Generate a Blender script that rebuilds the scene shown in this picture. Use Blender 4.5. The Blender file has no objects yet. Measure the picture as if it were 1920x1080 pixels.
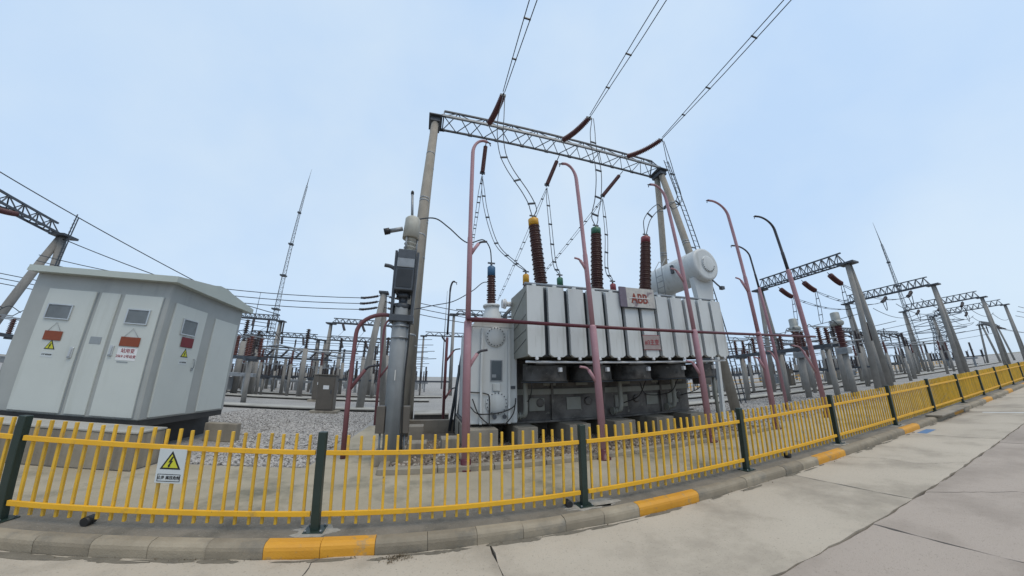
import bpy, math, random
import numpy as np
from mathutils import Vector, Matrix
random.seed(7)
RAD = math.radians
scn = bpy.context.scene
col = scn.collection

# ------------------------------------------------------------------ camera
cam = bpy.data.cameras.new('camera')
cam_ob = bpy.data.objects.new('camera', cam)
col.objects.link(cam_ob)
cam.type = 'PANO'
cam.sensor_width = 36.0
cam.sensor_height = 20.25
cam.clip_start = 0.05
cam.clip_end = 3000.0
LENS_F, LENS_A = 553.27, 0.78853          # lens model: r = f*tan(a*theta)/a, pixels of a 1920 wide frame
rr = np.linspace(0.0, 1120.0, 400)
th = np.arctan(rr * LENS_A / LENS_F) / LENS_A
mm = rr * 36.0 / 1920.0
coef = np.linalg.lstsq(np.stack([mm, mm**2, mm**3, mm**4], 1), th, rcond=None)[0]
pc = cam if hasattr(cam, 'panorama_type') else cam.cycles
pc.panorama_type = 'FISHEYE_LENS_POLYNOMIAL'
pc.fisheye_polynomial_k0 = 0.0
for i, c in enumerate(coef):
    setattr(pc, 'fisheye_polynomial_k%d' % (i + 1), -float(c))
pc.fisheye_fov = RAD(175)
cam_ob.matrix_world = (Matrix.Translation((0, 0, 1.6)) @ Matrix.Rotation(RAD(-16.2), 4, 'Z')
                       @ Matrix.Rotation(RAD(90 + 17.34), 4, 'X') @ Matrix.Rotation(-0.00296, 4, 'Z'))
scn.camera = cam_ob

# ------------------------------------------------------------------ sky, sun, exposure
SUN_EL, SUN_AZ = RAD(64), RAD(150)        # azimuth clockwise from +Y
world = bpy.data.worlds.new('World')
scn.world = world
world.use_nodes = True
nt = world.node_tree
nt.nodes.clear()
def wn(t): return nt.nodes.new(t)
w_out, w_bg = wn('ShaderNodeOutputWorld'), wn('ShaderNodeBackground')
w_bg.inputs['Strength'].default_value = 0.1
w_sky = wn('ShaderNodeTexSky')
w_sky.sky_type = 'NISHITA'
w_sky.sun_disc = False
w_sky.sun_elevation = SUN_EL
w_sky.sun_rotation = SUN_AZ
w_sky.dust_density = 2.0
w_tc = wn('ShaderNodeTexCoord')
w_map = wn('ShaderNodeMapping')
w_map.inputs['Scale'].default_value = (1.0, 1.0, 1.3)
w_n = wn('ShaderNodeTexNoise')
w_n.inputs['Scale'].default_value = 1.7
w_n.inputs['Detail'].default_value = 6.5
w_n.inputs['Roughness'].default_value = 0.5
w_r = wn('ShaderNodeMapRange')
w_r.inputs['From Min'].default_value = 0.35
w_r.inputs['From Max'].default_value = 0.68
w_c = wn('ShaderNodeMix'); w_c.data_type = 'RGBA'
w_c.inputs['A'].default_value = (5.85, 7.8, 10.4, 1)
w_c.inputs['B'].default_value = (7.3, 8.8, 10.4, 1)
w_m = wn('ShaderNodeMix'); w_m.data_type = 'RGBA'
w_m.inputs['Factor'].default_value = 0.86
L = nt.links.new
L(w_tc.outputs['Generated'], w_map.inputs['Vector'])
L(w_map.outputs['Vector'], w_n.inputs['Vector'])
L(w_n.outputs['Fac'], w_r.inputs['Value'])
L(w_r.outputs['Result'], w_c.inputs['Factor'])
L(w_sky.outputs['Color'], w_m.inputs['A'])
L(w_c.outputs['Result'], w_m.inputs['B'])
L(w_m.outputs['Result'], w_bg.inputs['Color'])
L(w_bg.outputs['Background'], w_out.inputs['Surface'])

sun = bpy.data.lights.new('sun', 'SUN')
sun.energy = 1.5
sun.angle = RAD(35)
sun.color = (1.0, 0.88, 0.70)
sun_ob = bpy.data.objects.new('sun', sun)
col.objects.link(sun_ob)
sd = Vector((math.sin(SUN_AZ) * math.cos(SUN_EL), math.cos(SUN_AZ) * math.cos(SUN_EL), math.sin(SUN_EL)))
sun_ob.rotation_euler = sd.to_track_quat('Z', 'Y').to_euler()
sun_ob.location = (0, -20, 40)

vs = scn.view_settings
scn.display_settings.display_device = 'sRGB'
vs.view_transform = 'Standard'
vs.look = 'None'
vs.exposure = 0.0
vs.gamma = 1.0
vs.use_curve_mapping = False
scn.cycles.max_bounces = 5
scn.cycles.use_denoising = True

# ------------------------------------------------------------------ materials
def mat(name, c1, c2=None, rough=0.6, metal=0.0, scale=3.0, bump=0.0, bscale=60.0, c3=None, s3=0.6, t3=(0.5, 0.7),
        rand=0.0, streak=False, spec=0.5, c4=None, s4=25.0, t4=(0.6, 0.75)):
    m = bpy.data.materials.new(name)
    m.use_nodes = True
    t = m.node_tree
    b = t.nodes['Principled BSDF']
    b.inputs['Roughness'].default_value = rough
    b.inputs['Metallic'].default_value = metal
    b.inputs['Specular IOR Level'].default_value = spec
    if c2 is None: c2 = tuple(x * 0.85 for x in c1)
    tc = t.nodes.new('ShaderNodeTexCoord')
    vec = tc.outputs['Object']
    oi = t.nodes.new('ShaderNodeObjectInfo')
    if rand:
        ad = t.nodes.new('ShaderNodeVectorMath'); ad.operation = 'MULTIPLY_ADD'
        cx = t.nodes.new('ShaderNodeCombineXYZ')
        for k in 'XYZ': t.links.new(oi.outputs['Random'], cx.inputs[k])
        ad.inputs[1].default_value = (37, 23, 51)
        t.links.new(cx.outputs[0], ad.inputs[0]); t.links.new(vec, ad.inputs[2])
        vec = ad.outputs[0]
    def noise(s, det=6.0, v=None, rg=0.6):
        n = t.nodes.new('ShaderNodeTexNoise')
        n.inputs['Scale'].default_value = s; n.inputs['Detail'].default_value = det; n.inputs['Roughness'].default_value = rg
        t.links.new(v or vec, n.inputs['Vector'])
        return n
    def mix(fac, a, bb):
        x = t.nodes.new('ShaderNodeMix'); x.data_type = 'RGBA'
        t.links.new(fac, x.inputs['Factor'])
        for k, val in (('A', a), ('B', bb)):
            if isinstance(val, tuple): x.inputs[k].default_value = (*val, 1)
            else: t.links.new(val, x.inputs[k])
        return x.outputs['Result']
    def rng(o, a, bb):
        r = t.nodes.new('ShaderNodeMapRange'); r.inputs['From Min'].default_value = a; r.inputs['From Max'].default_value = bb
        t.links.new(o, r.inputs['Value']); return r.outputs['Result']
    c = mix(rng(noise(scale).outputs['Fac'], 0.3, 0.7), c1, c2)
    if c3:
        v3 = vec
        if streak:
            mp = t.nodes.new('ShaderNodeMapping'); mp.inputs['Scale'].default_value = (1, 1, 0.09)
            t.links.new(vec, mp.inputs['Vector']); v3 = mp.outputs[0]
        c = mix(rng(noise(s3, 8.0, v3, 0.65).outputs['Fac'], *t3), c, c3)
    if c4:
        c = mix(rng(noise(s4, 4.0).outputs['Fac'], *t4), c, c4)
    if rand:
        hv = t.nodes.new('ShaderNodeHueSaturation')
        mr = t.nodes.new('ShaderNodeMapRange'); mr.inputs['To Min'].default_value = 1 - rand; mr.inputs['To Max'].default_value = 1 + rand
        t.links.new(oi.outputs['Random'], mr.inputs['Value']); t.links.new(mr.outputs['Result'], hv.inputs['Value'])
        t.links.new(c, hv.inputs['Color']); c = hv.outputs['Color']
    t.links.new(c, b.inputs['Base Color'])
    if bump:
        bp = t.nodes.new('ShaderNodeBump'); bp.inputs['Strength'].default_value = bump; bp.inputs['Distance'].default_value = 0.02
        t.links.new(noise(bscale, 5.0).outputs['Fac'], bp.inputs['Height']); t.links.new(bp.outputs['Normal'], b.inputs['Normal'])
    return m

MT = {}
MT['road'] = mat('road_concrete', (.475, .415, .335), (.40, .345, .275), .85, scale=.8, bump=.25, bscale=90, c3=(.26, .225, .18), s3=.8, t3=(.48, .74), rand=.10, c4=(.25, .22, .18), s4=55, t4=(.58, .75))
MT['yard'] = mat('yard_concrete', (.41, .355, .265), (.31, .27, .195), .85, scale=1.1, bump=.25, bscale=70, c3=(.15, .14, .10), s3=.75, t3=(.50, .66), c4=(.25, .235, .19), s4=60, t4=(.58, .75))
MT['apron'] = mat('apron_concrete', (.225, .20, .165), (.155, .14, .115), .9, scale=1.6, bump=.35, bscale=60, c3=(.105, .097, .08), s3=2.2, t3=(.48, .70), c4=(.30, .27, .22), s4=45, t4=(.6, .75))
MT['kerb'] = mat('kerb_concrete', (.315, .268, .20), (.225, .19, .14), .85, scale=4, bump=.3, bscale=60, c3=(.15, .14, .12), s3=3, t3=(.52, .75), rand=.16)
MT['kerb_yellow'] = mat('kerb_yellow_paint', (.62, .30, .025), (.55, .25, .02), .6, scale=5, bump=.2, bscale=50, c3=(.34, .23, .11), s3=6, t3=(.56, .66), rand=.06)
MT['joint'] = mat('joint_filler_and_gap_shade', (.035, .033, .03), (.06, .055, .05), .9, scale=9)
MT['soil'] = mat('soil', (.20, .185, .15), (.26, .24, .2), .95, scale=.2)
MT['gravel'] = mat('gravel_ground', (.40, .38, .355), (.29, .275, .255), .95, scale=.5, bump=.9, bscale=40, c3=(.19, .185, .18), s3=26, t3=(.45, .62), c4=(.58, .58, .58), s4=34, t4=(.58, .66))
MT['stone'] = mat('grey_gravel_stone', (.56, .53, .50), (.27, .26, .25), .9, scale=11, c3=(.12, .112, .105), s3=16, t3=(.5, .58))
MT['pebble'] = mat('brown_pebble', (.23, .185, .145), (.10, .078, .06), .85, scale=5, c3=(.40, .36, .31), s3=9, t3=(.52, .6))
MT['bed'] = mat('pebble_bed_ground', (.12, .10, .085), (.07, .06, .05), .95, scale=12, bump=.8, bscale=30)
MT['conc'] = mat('foundation_concrete', (.33, .295, .24), (.23, .205, .165), .9, scale=2.5, bump=.25, bscale=40, c3=(.14, .125, .105), s3=1.6, t3=(.5, .72), streak=True)
MT['trench'] = mat('trench_concrete', (.42, .405, .37), (.34, .33, .30), .9, scale=1.0, c3=(.26, .25, .225), s3=1.2)
MT['pole'] = mat('pole_concrete', (.31, .28, .235), (.24, .215, .18), .85, scale=3, c3=(.16, .145, .125), s3=2.5, t3=(.55, .75), streak=True, bump=.1, bscale=40)
MT['pole2'] = mat('grey_column_concrete', (.28, .268, .25), (.22, .212, .2), .85, scale=3, c3=(.15, .143, .132), s3=2.5, t3=(.52, .75), streak=True, bump=.1, bscale=40)
MT['letter'] = mat('faded_red_lettering', (.24, .040, .016), (.19, .03, .014), .5, scale=9)
MT['yellow'] = mat('fence_yellow_paint', (.78, .43, .02), (.68, .36, .016), .55, scale=3, c3=(.46, .28, .06), s3=9, t3=(.58, .72), c4=(.22, .14, .05), s4=35, t4=(.67, .73), bump=.05, bscale=30)
MT['picket'] = mat('picket_yellow_paint', (.74, .44, .035), (.58, .34, .03), .6, scale=5, c3=(.42, .30, .11), s3=7, t3=(.54, .70), rand=.14, c4=(.25, .17, .06), s4=30, t4=(.66, .72))
MT['green'] = mat('post_dark_green_paint', (.012, .028, .022), (.02, .036, .03), .4, scale=6)
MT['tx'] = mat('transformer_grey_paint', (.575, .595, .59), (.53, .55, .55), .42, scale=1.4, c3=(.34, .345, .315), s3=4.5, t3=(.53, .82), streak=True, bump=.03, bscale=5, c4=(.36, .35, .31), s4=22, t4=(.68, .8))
MT['txd'] = mat('transformer_grime_and_shade', (.175, .162, .15), (.085, .078, .07), .6, scale=1.5, c3=(.03, .027, .024), s3=1.6, t3=(.44, .66), c4=(.24, .225, .2), s4=6, t4=(.62, .74))  # grime, plus the shade under the radiators darkened into the colour
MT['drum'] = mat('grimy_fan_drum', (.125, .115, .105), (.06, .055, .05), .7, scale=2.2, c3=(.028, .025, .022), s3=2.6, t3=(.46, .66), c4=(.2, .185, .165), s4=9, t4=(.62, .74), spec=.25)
MT['txside'] = mat('transformer_stained_side', (.27, .275, .25), (.22, .22, .185), .5, scale=1.8, c3=(.21, .205, .165), s3=2.8, t3=(.5, .75), streak=True)
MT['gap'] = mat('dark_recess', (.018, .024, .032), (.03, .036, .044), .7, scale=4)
MT['black'] = mat('black_rubber', (.012, .012, .013), (.02, .02, .02), .5)
MT['steel'] = mat('galvanised_steel', (.30, .32, .34), (.22, .235, .25), .45, .35, scale=5, c3=(.16, .16, .16), s3=4, t3=(.55, .75))
MT['dsteel'] = mat('dark_weathered_steel', (.085, .095, .11), (.055, .062, .072), .5, .3, scale=5)
MT['wire'] = mat('conductor_aluminium', (.035, .045, .058), (.025, .032, .042), .5, .2)
MT['porc'] = mat('brown_porcelain', (.080, .028, .024), (.055, .019, .017), .25, scale=4, c3=(.16, .07, .055), s3=5, t3=(.58, .75), streak=True)
MT['porc2'] = mat('weathered_porcelain', (.16, .055, .045), (.10, .03, .028), .35, scale=5)
MT['poly'] = mat('red_brown_polymer', (.11, .034, .034), (.08, .024, .025), .45, scale=5)
MT['dporc'] = mat('dark_porcelain', (.045, .03, .03), (.03, .022, .024), .3)
MT['pink'] = mat('faded_pink_paint', (.42, .235, .265), (.36, .19, .215), .5, scale=3, c3=(.28, .15, .15), s3=5, t3=(.5, .7), streak=True, c4=(.5, .34, .35), s4=16, t4=(.62, .75))
MT['maroon'] = mat('maroon_paint', (.105, .013, .022), (.075, .010, .017), .4, scale=3)
MT['dred'] = mat('dull_red_paint', (.20, .075, .085), (.15, .055, .06), .55, scale=3)
MT['darkpipe'] = mat('dark_pipe_paint', (.045, .04, .05), (.03, .028, .035), .5)
MT['kiosk'] = mat('kiosk_pale_panel', (.53, .56, .535), (.49, .52, .50), .45, scale=1.2, c3=(.40, .42, .385), s3=3.0, t3=(.54, .82), streak=True)
MT['kframe'] = mat('kiosk_grey_frame', (.365, .38, .37), (.315, .33, .32), .5, scale=1.5, c3=(.24, .26, .26), s3=2.0, t3=(.55, .8), streak=True)
MT['kroof'] = mat('kiosk_roof_sheet', (.46, .50, .46), (.40, .44, .41), .5, scale=1.5)
MT['base'] = mat('kiosk_base_and_void_shade', (.05, .048, .046), (.035, .033, .032), .7, scale=4)
MT['road2'] = mat('darker_road_concrete', (.385, .325, .275), (.33, .275, .23), .85, scale=.7, bump=.25, bscale=90, c3=(.24, .20, .165), s3=.7, t3=(.46, .74), rand=.08, c4=(.22, .185, .15), s4=55, t4=(.58, .75))
MT['louver'] = mat('louvre_grey', (.27, .30, .32), (.22, .245, .26), .5)
MT['alu'] = mat('bare_aluminium', (.55, .57, .58), (.48, .5, .51), .35, .6)
MT['orange'] = mat('rust_orange_plate', (.235, .05, .014), (.19, .04, .012), .5, scale=8)
MT['rplate'] = mat('dark_red_plate', (.17, .012, .018), (.13, .01, .014), .5, scale=8)
MT['white'] = mat('white_paint', (.72, .73, .74), (.64, .65, .66), .5, scale=4)
MT['offwhite'] = mat('weathered_white_cap', (.52, .51, .45), (.38, .37, .32), .6, scale=4, c3=(.22, .21, .17), s3=4, streak=True)
MT['sign'] = mat('sign_plate', (.56, .60, .61), (.50, .54, .55), .4, scale=3)
MT['symy'] = mat('sign_yellow', (.56, .56, .04), (.5, .5, .03), .5)
MT['symb'] = mat('sign_black', (.012, .012, .012), None, .5)
MT['symr'] = mat('sign_red', (.30, .02, .03), None, .5)
MT['board'] = mat('silver_board', (.52, .49, .43), (.38, .35, .33), .35, .2, scale=7, c3=(.20, .15, .16), s3=5, t3=(.58, .64))
MT['plate'] = mat('faded_pink_plate', (.34, .28, .27), (.28, .23, .225), .5, scale=6)
MT['purple'] = mat('purple_board_edge', (.16, .13, .17), (.11, .09, .12), .5)
MT['capb'] = mat('blue_phase_paint', (.045, .14, .27), (.035, .11, .21), .45)
MT['capy'] = mat('yellow_phase_paint', (.66, .34, .02), (.56, .28, .02), .45)
MT['capg'] = mat('green_phase_paint', (.04, .16, .095), (.03, .12, .075), .45)
MT['capr'] = mat('red_phase_paint', (.25, .045, .055), (.19, .035, .045), .45)
MT['brown'] = mat('brown_cabinet_paint', (.12, .105, .088), (.095, .083, .07), .5, scale=3)
MT['brick'] = mat('stained_block', (.24, .215, .18), (.17, .15, .125), .9, scale=3, bump=.3)
MT['glass'] = mat('dark_glass', (.06, .075, .085), (.045, .055, .065), .12)
MT['bluep'] = mat('blue_road_paint', (.08, .17, .33), (.1, .2, .36), .7, scale=6)
MT['whitep'] = mat('white_road_paint', (.6, .6, .58), (.5, .5, .48), .7, scale=6)
MT['wallp'] = mat('pale_wall', (.55, .55, .54), (.48, .48, .47), .8, scale=.3)
MT['masts'] = mat('hazed_mast_steel', (.20, .22, .24), (.15, .165, .18), .5, .2, scale=2)  # distance haze put into the colour of the far steel
MT['ctgrey'] = mat('grey_metal_head', (.34, .35, .33), (.24, .25, .235), .5, .2, scale=4)
MT['mortar'] = mat('rough_mortar', (.40, .375, .33), (.27, .25, .215), .95, scale=14, bump=.5, bscale=60)
MT['dirt'] = mat('gutter_dirt', (.20, .175, .135), (.13, .115, .09), .95, scale=8, bump=.3)
MT['litter'] = mat('dry_litter', (.16, .12, .07), (.09, .07, .045), .9, scale=20)
MT['colgrey'] = mat('blue_grey_column', (.25, .268, .28), (.20, .215, .225), .7, scale=3, c3=(.14, .145, .15), s3=2.5, t3=(.54, .75), streak=True)
MT['leaf'] = mat('dull_foliage', (.06, .085, .035), (.04, .06, .03), .8, scale=3)
MT['bark'] = mat('bark', (.09, .07, .05), (.06, .05, .035), .9, scale=6)

# ------------------------------------------------------------------ mesh builder
def frame_of(d, up=(0, 0, 1)):
    d = Vector(d).normalized()
    u = Vector(up)
    if abs(d.dot(u)) > 0.98: u = Vector((0, 1, 0)) if abs(d.y) < 0.9 else Vector((1, 0, 0))
    a = d.cross(u).normalized()
    return d, a, a.cross(d).normalized()

class M:
    def __init__(s): s.v, s.f, s.s = [], [], []
    def add(s, vs, fs, sm=False):
        n = len(s.v)
        s.v.extend([tuple(p) for p in vs])
        for f in fs:
            s.f.append([i + n for i in f]); s.s.append(sm)
        return s
    def box(s, x0, x1, y0, y1, z0, z1, c=0.0):
        if c <= 0:
            vs = [(x, y, z) for x in (x0, x1) for y in (y0, y1) for z in (z0, z1)]
            return s.add(vs, [(0, 1, 3, 2), (4, 6, 7, 5), (0, 4, 5, 1), (2, 3, 7, 6), (0, 2, 6, 4), (1, 5, 7, 3)])
        X, Y, Z = (x0, x1), (y0, y1), (z0, z1)
        vs, idx = [], {}
        for i in (0, 1):
            for j in (0, 1):
                for k in (0, 1):
                    sx, sy, sz = c * (1 - 2 * i), c * (1 - 2 * j), c * (1 - 2 * k)
                    for ax in range(3):
                        p = [X[i] + sx, Y[j] + sy, Z[k] + sz]
                        p[ax] = (X[i], Y[j], Z[k])[ax]
                        idx[(i, j, k, ax)] = len(vs); vs.append(p)
        fs = []
        for ax in range(3):
            o1, o2 = [a for a in range(3) if a != ax]
            for e in (0, 1):
                def key(a, b):
                    q = [0, 0, 0]; q[ax] = e; q[o1] = a; q[o2] = b
                    return idx[(*q, ax)]
                fs.append((key(0, 0), key(1, 0), key(1, 1), key(0, 1)))
        for ax in range(3):
            o1, o2 = [a for a in range(3) if a != ax]
            for a in (0, 1):
                for b in (0, 1):
                    def kk(e, which):
                        q = [0, 0, 0]; q[ax] = e; q[o1] = a; q[o2] = b
                        return idx[(*q, which)]
                    fs.append((kk(0, o1), kk(1, o1), kk(1, o2), kk(0, o2)))
        for i in (0, 1):
            for j in (0, 1):
                for k in (0, 1): fs.append(tuple(idx[(i, j, k, a)] for a in range(3)))
        return s.add(vs, fs)
    def bar(s, p0, p1, w, h=None, up=(0, 0, 1)):
        h = h or w
        p0, p1 = Vector(p0), Vector(p1)
        d, a, u = frame_of(p1 - p0, up)
        vs = []
        for p in (p0, p1):
            for i, j in ((-1, -1), (1, -1), (1, 1), (-1, 1)): vs.append(p + a * (w / 2 * i) + u * (h / 2 * j))
        return s.add(vs, [(3, 2, 1, 0), (4, 5, 6, 7), (0, 1, 5, 4), (1, 2, 6, 5), (2, 3, 7, 6), (3, 0, 4, 7)])
    def tube(s, pts, r, n=8, cap=True):
        pts = [Vector(p) for p in pts]
        N = len(pts)
        rs = list(r) if isinstance(r, (list, tuple)) else [r] * N
        d, a, u = frame_of(pts[1] - pts[0])
        vs = []
        for i in range(N):
            t = (pts[min(i + 1, N - 1)] - pts[max(i - 1, 0)])
            if t.length > 1e-9:
                t.normalize()
                a = (a - t * a.dot(t)).normalized(); u = a.cross(t).normalized()
            for k in range(n):
                g = 2 * math.pi * k / n
                vs.append(pts[i] + (a * math.cos(g) + u * math.sin(g)) * rs[i])
        fs = [(i * n + k, i * n + (k + 1) % n, (i + 1) * n + (k + 1) % n, (i + 1) * n + k) for i in range(N - 1) for k in range(n)]
        base = len(s.v)
        s.add(vs, fs, True)
        if cap:
            s.f.append([base + k for k in range(n)][::-1]); s.s.append(False)
            s.f.append([base + (N - 1) * n + k for k in range(n)]); s.s.append(False)
        return s
    def cyl(s, p0, p1, r0, r1=None, n=12):
        return s.tube([p0, p1], [r0, r0 if r1 is None else r1], n)
    def lathe(s, p0, p1, prof, n=16, flat=False):
        """prof: (distance along, radius)"""
        p0 = Vector(p0); d, a, u = frame_of(Vector(p1) - p0)
        vs = []
        for (l, r) in prof:
            for k in range(n):
                g = 2 * math.pi * k / n
                vs.append(p0 + d * l + (a * math.cos(g) + u * math.sin(g)) * r)
        N = len(prof)
        fs = [(i * n + k, i * n + (k + 1) % n, (i + 1) * n + (k + 1) % n, (i + 1) * n + k) for i in range(N - 1) for k in range(n)]
        base = len(s.v)
        s.add(vs, fs, not flat)
        s.f.append([base + k for k in range(n)][::-1]); s.s.append(False)
        s.f.append([base + (N - 1) * n + k for k in range(n)]); s.s.append(False)
        return s
    def prism(s, poly, y0, y1, plane='xz'):
        """poly: 2D outline in plane, extruded along the remaining axis"""
        def P(q, t): return (q[0], t, q[1]) if plane == 'xz' else ((t, q[0], q[1]) if plane == 'yz' else (q[0], q[1], t))
        n = len(poly)
        vs = [P(q, y0) for q in poly] + [P(q, y1) for q in poly]
        fs = [tuple(range(n)), tuple(range(2 * n - 1, n - 1, -1))] + [(i, i + n, (i + 1) % n + n, (i + 1) % n) for i in range(n)]
        return s.add(vs, fs)
    def mesh(s, name, mt, off=(0, 0, 0)):
        me = bpy.data.meshes.new(name)
        o = Vector(off)
        me.from_pydata([(p[0] - o.x, p[1] - o.y, p[2] - o.z) for p in s.v], [], s.f)
        me.polygons.foreach_set('use_smooth', s.s)
        me.validate(); me.update()
        import bmesh
        b = bmesh.new(); b.from_mesh(me); bmesh.ops.recalc_face_normals(b, faces=b.faces); b.to_mesh(me); b.free()
        if mt: me.materials.append(MT[mt])
        return me

ORG = {}
def props(o, label=None, cat=None, group=None, kind=None):
    if label: o['label'] = label
    if cat: o['category'] = cat
    if group: o['group'] = group
    if kind: o['kind'] = kind
    return o
def thing(name, label, cat, loc=(0, 0, 0), group=None):
    o = bpy.data.objects.new(name, None)
    o.empty_display_size = 0.2
    col.objects.link(o); o.location = loc
    ORG[o] = Vector(loc)
    return props(o, label, cat, group)
def part(t, name, m, mt, label=None, kind=None):
    o = bpy.data.objects.new(name, m.mesh(name, mt, ORG[t]))
    col.objects.link(o); o.parent = t; ORG[o] = ORG[t]
    return props(o, label, None, None, kind)
def mpart(t, name, me, loc, rotz=0.0, label=None):
    """a part that shares mesh data; loc in world coordinates"""
    o = bpy.data.objects.new(name, me)
    col.objects.link(o); o.parent = t; o.location = Vector(loc) - ORG[t]; o.rotation_euler = (0, 0, rotz)
    ORG[o] = ORG[t] + o.location
    return props(o, label)
def single(name, m, mt, label, cat, loc=(0, 0, 0), group=None, kind=None):
    o = bpy.data.objects.new(name, m.mesh(name, mt, loc))
    col.objects.link(o); o.location = loc; ORG[o] = Vector(loc)
    return props(o, label, cat, group, kind)
def struct(name, m, mt, loc=(0, 0, 0)):
    return single(name, m, mt, None, None, loc, None, 'structure')
def dup(o, loc, rotz=0.0, label=None, group=None, scale=None):
    def cp(q, par):
        c = q.copy(); col.objects.link(c)
        if par: c.parent = par
        for ch in q.children: cp(ch, c)
        return c
    r = cp(o, None)
    r.location = loc; r.rotation_euler = (0, 0, rotz)
    if scale: r.scale = (scale,) * 3
    if label: r['label'] = label
    if group: r['group'] = group
    return r
def text_part(t, name, s, size, loc, rot, mt, extr=0.002, sx=1.0, bold=.004):
    cu = bpy.data.curves.new('lettering', 'FONT')
    cu.body = s; cu.size = size; cu.extrude = extr; cu.offset = bold * size; cu.align_x = 'CENTER'; cu.align_y = 'CENTER'
    to = bpy.data.objects.new('lettering', cu)
    col.objects.link(to)
    dg = bpy.context.evaluated_depsgraph_get(); dg.update()
    me = bpy.data.meshes.new_from_object(to.evaluated_get(dg))
    bpy.data.objects.remove(to); bpy.data.curves.remove(cu)
    mw = Matrix.Translation(Vector(loc) - ORG[t]) @ Matrix.Rotation(rot[2], 4, 'Z') @ Matrix.Rotation(rot[0], 4, 'X') @ Matrix.Diagonal((sx, 1, 1, 1))
    me.transform(mw)
    me.materials.clear(); me.materials.append(MT[mt])
    o = bpy.data.objects.new(name, me)
    col.objects.link(o); o.parent = t; ORG[o] = ORG[t]
    return o
FRONT, SIDE = (RAD(90), 0, 0), (RAD(90), 0, RAD(90))

def spline(pts, n=8):
    """Catmull-Rom through pts"""
    P = [Vector(p) for p in pts]
    P = [P[0] * 2 - P[1]] + P + [P[-1] * 2 - P[-2]]
    out = []
    for i in range(1, len(P) - 2):
        for k in range(n):
            t = k / n
            a, b, c, d = P[i - 1], P[i], P[i + 1], P[i + 2]
            out.append(0.5 * ((2 * b) + (c - a) * t + (2 * a - 5 * b + 4 * c - d) * t * t + (3 * b - a - 3 * c + d) * t ** 3))
    out.append(P[-2])
    return out
def sag(p0, p1, s, n=14):
    p0, p1 = Vector(p0), Vector(p1)
    return [p0.lerp(p1, i / n) - Vector((0, 0, 4 * s * (i / n) * (1 - i / n))) for i in range(n + 1)]
def shed_profile(L, r_core, r_shed, pitch, r_small=None):
    prof = [(0, r_core)]
    n = max(2, int(L / pitch))
    p = L / n
    for i in range(n):
        z = i * p
        R = r_shed if (r_small is None or i % 2 == 0) else r_small
        prof += [(z + .15 * p, r_core), (z + .40 * p, R), (z + .55 * p, R), (z + .80 * p, r_core)]
    prof.append((L, r_core))
    return prof
def disc_string(m, path, r=.13, pitch=.14, core=.05, n=12):
    """cap-and-pin discs along a polyline"""
    P = [Vector(p) for p in path]
    cum = [0]
    for a, b in zip(P, P[1:]): cum.append(cum[-1] + (b - a).length)
    Lt = cum[-1]
    def at(d):
        for i in range(len(P) - 1):
            if d <= cum[i + 1] or i == len(P) - 2:
                return P[i].lerp(P[i + 1], (d - cum[i]) / max(1e-9, cum[i + 1] - cum[i]))
    k = max(2, round(Lt / pitch)); p = Lt / k
    pts, rs = [], []
    for i in range(k):
        for fr, R in ((.05, core), (.3, r), (.5, r * .96), (.7, core * 1.2)):
            pts.append(at((i + fr) * p)); rs.append(R)
    m.tube(pts, rs, n)
    return m

# ================================================================== ground, road, kerb
struct('ground', M().add([(-900, -900, -.30), (900, -900, -.30), (900, 900, -.30), (-900, 900, -.30)], [(0, 1, 2, 3)]), 'soil')
yard = struct('gravel_yard', M().box(-300, 400, 3.56, 500, -.25, 0), 'gravel')
road = thing('road', None, None, (0, 0, -.12)); road['kind'] = 'structure'
part(road, 'road_base', M().box(-120, 260, -60, 3.45, -.26, -.150), 'joint')

def slab(x0, x1, y0, y1, top=-.12, jit=.014, seed=0):
    """concrete slab with a slightly broken outline"""
    rd = random.Random(seed)
    pts = []
    def edge(a, b):
        n = max(2, int((Vector(b) - Vector(a)).length / .18))
        n = min(n, 60)
        for i in range(n):
            q = Vector(a).lerp(Vector(b), i / n)
            pts.append((q.x + rd.uniform(-jit, jit), q.y + rd.uniform(-jit, jit)))
    c = [(x0, y0), (x1, y0), (x1, y1), (x0, y1)]
    for i in range(4): edge(c[i], c[(i + 1) % 4])
    m = M(); n = len(pts)
    vs = [(p[0], p[1], top) for p in pts] + [(p[0], p[1], top - .06) for p in pts]
    m.add(vs, [tuple(range(n))] + [(i, i + n, (i + 1) % n + n, (i + 1) % n) for i in range(n)])
    return m
g = .012
k = 0
xs = [-19.2, -14.1, -9.0, -3.9, .74, 5.8, 10.9, 16.0, 21.1, 26.2, 31.3, 36.4, 41.5, 46.6, 56.8, 67, 80, 100]
for a, b in zip(xs, xs[1:]):
    part(road, 'road_slab', slab(a + g, b - g, 1.91 + g, 3.42, seed=k), 'road'); k += 1
xs = [-20.6, -15.6, -10.5, -5.4, -.4, 4.62, 10.5, 15.6, 20.7, 25.8, 30.9, 36, 41, 46, 56, 66, 80, 100]
for row in range(3):
    y1 = 1.91 - row * 4.2; y0 = y1 - 4.2
    for a, b in zip(xs, xs[1:]):
        part(road, 'road_slab', slab(a + g, b - g, y0 + g, y1 - g, seed=k), 'road2'); k += 1

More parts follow.
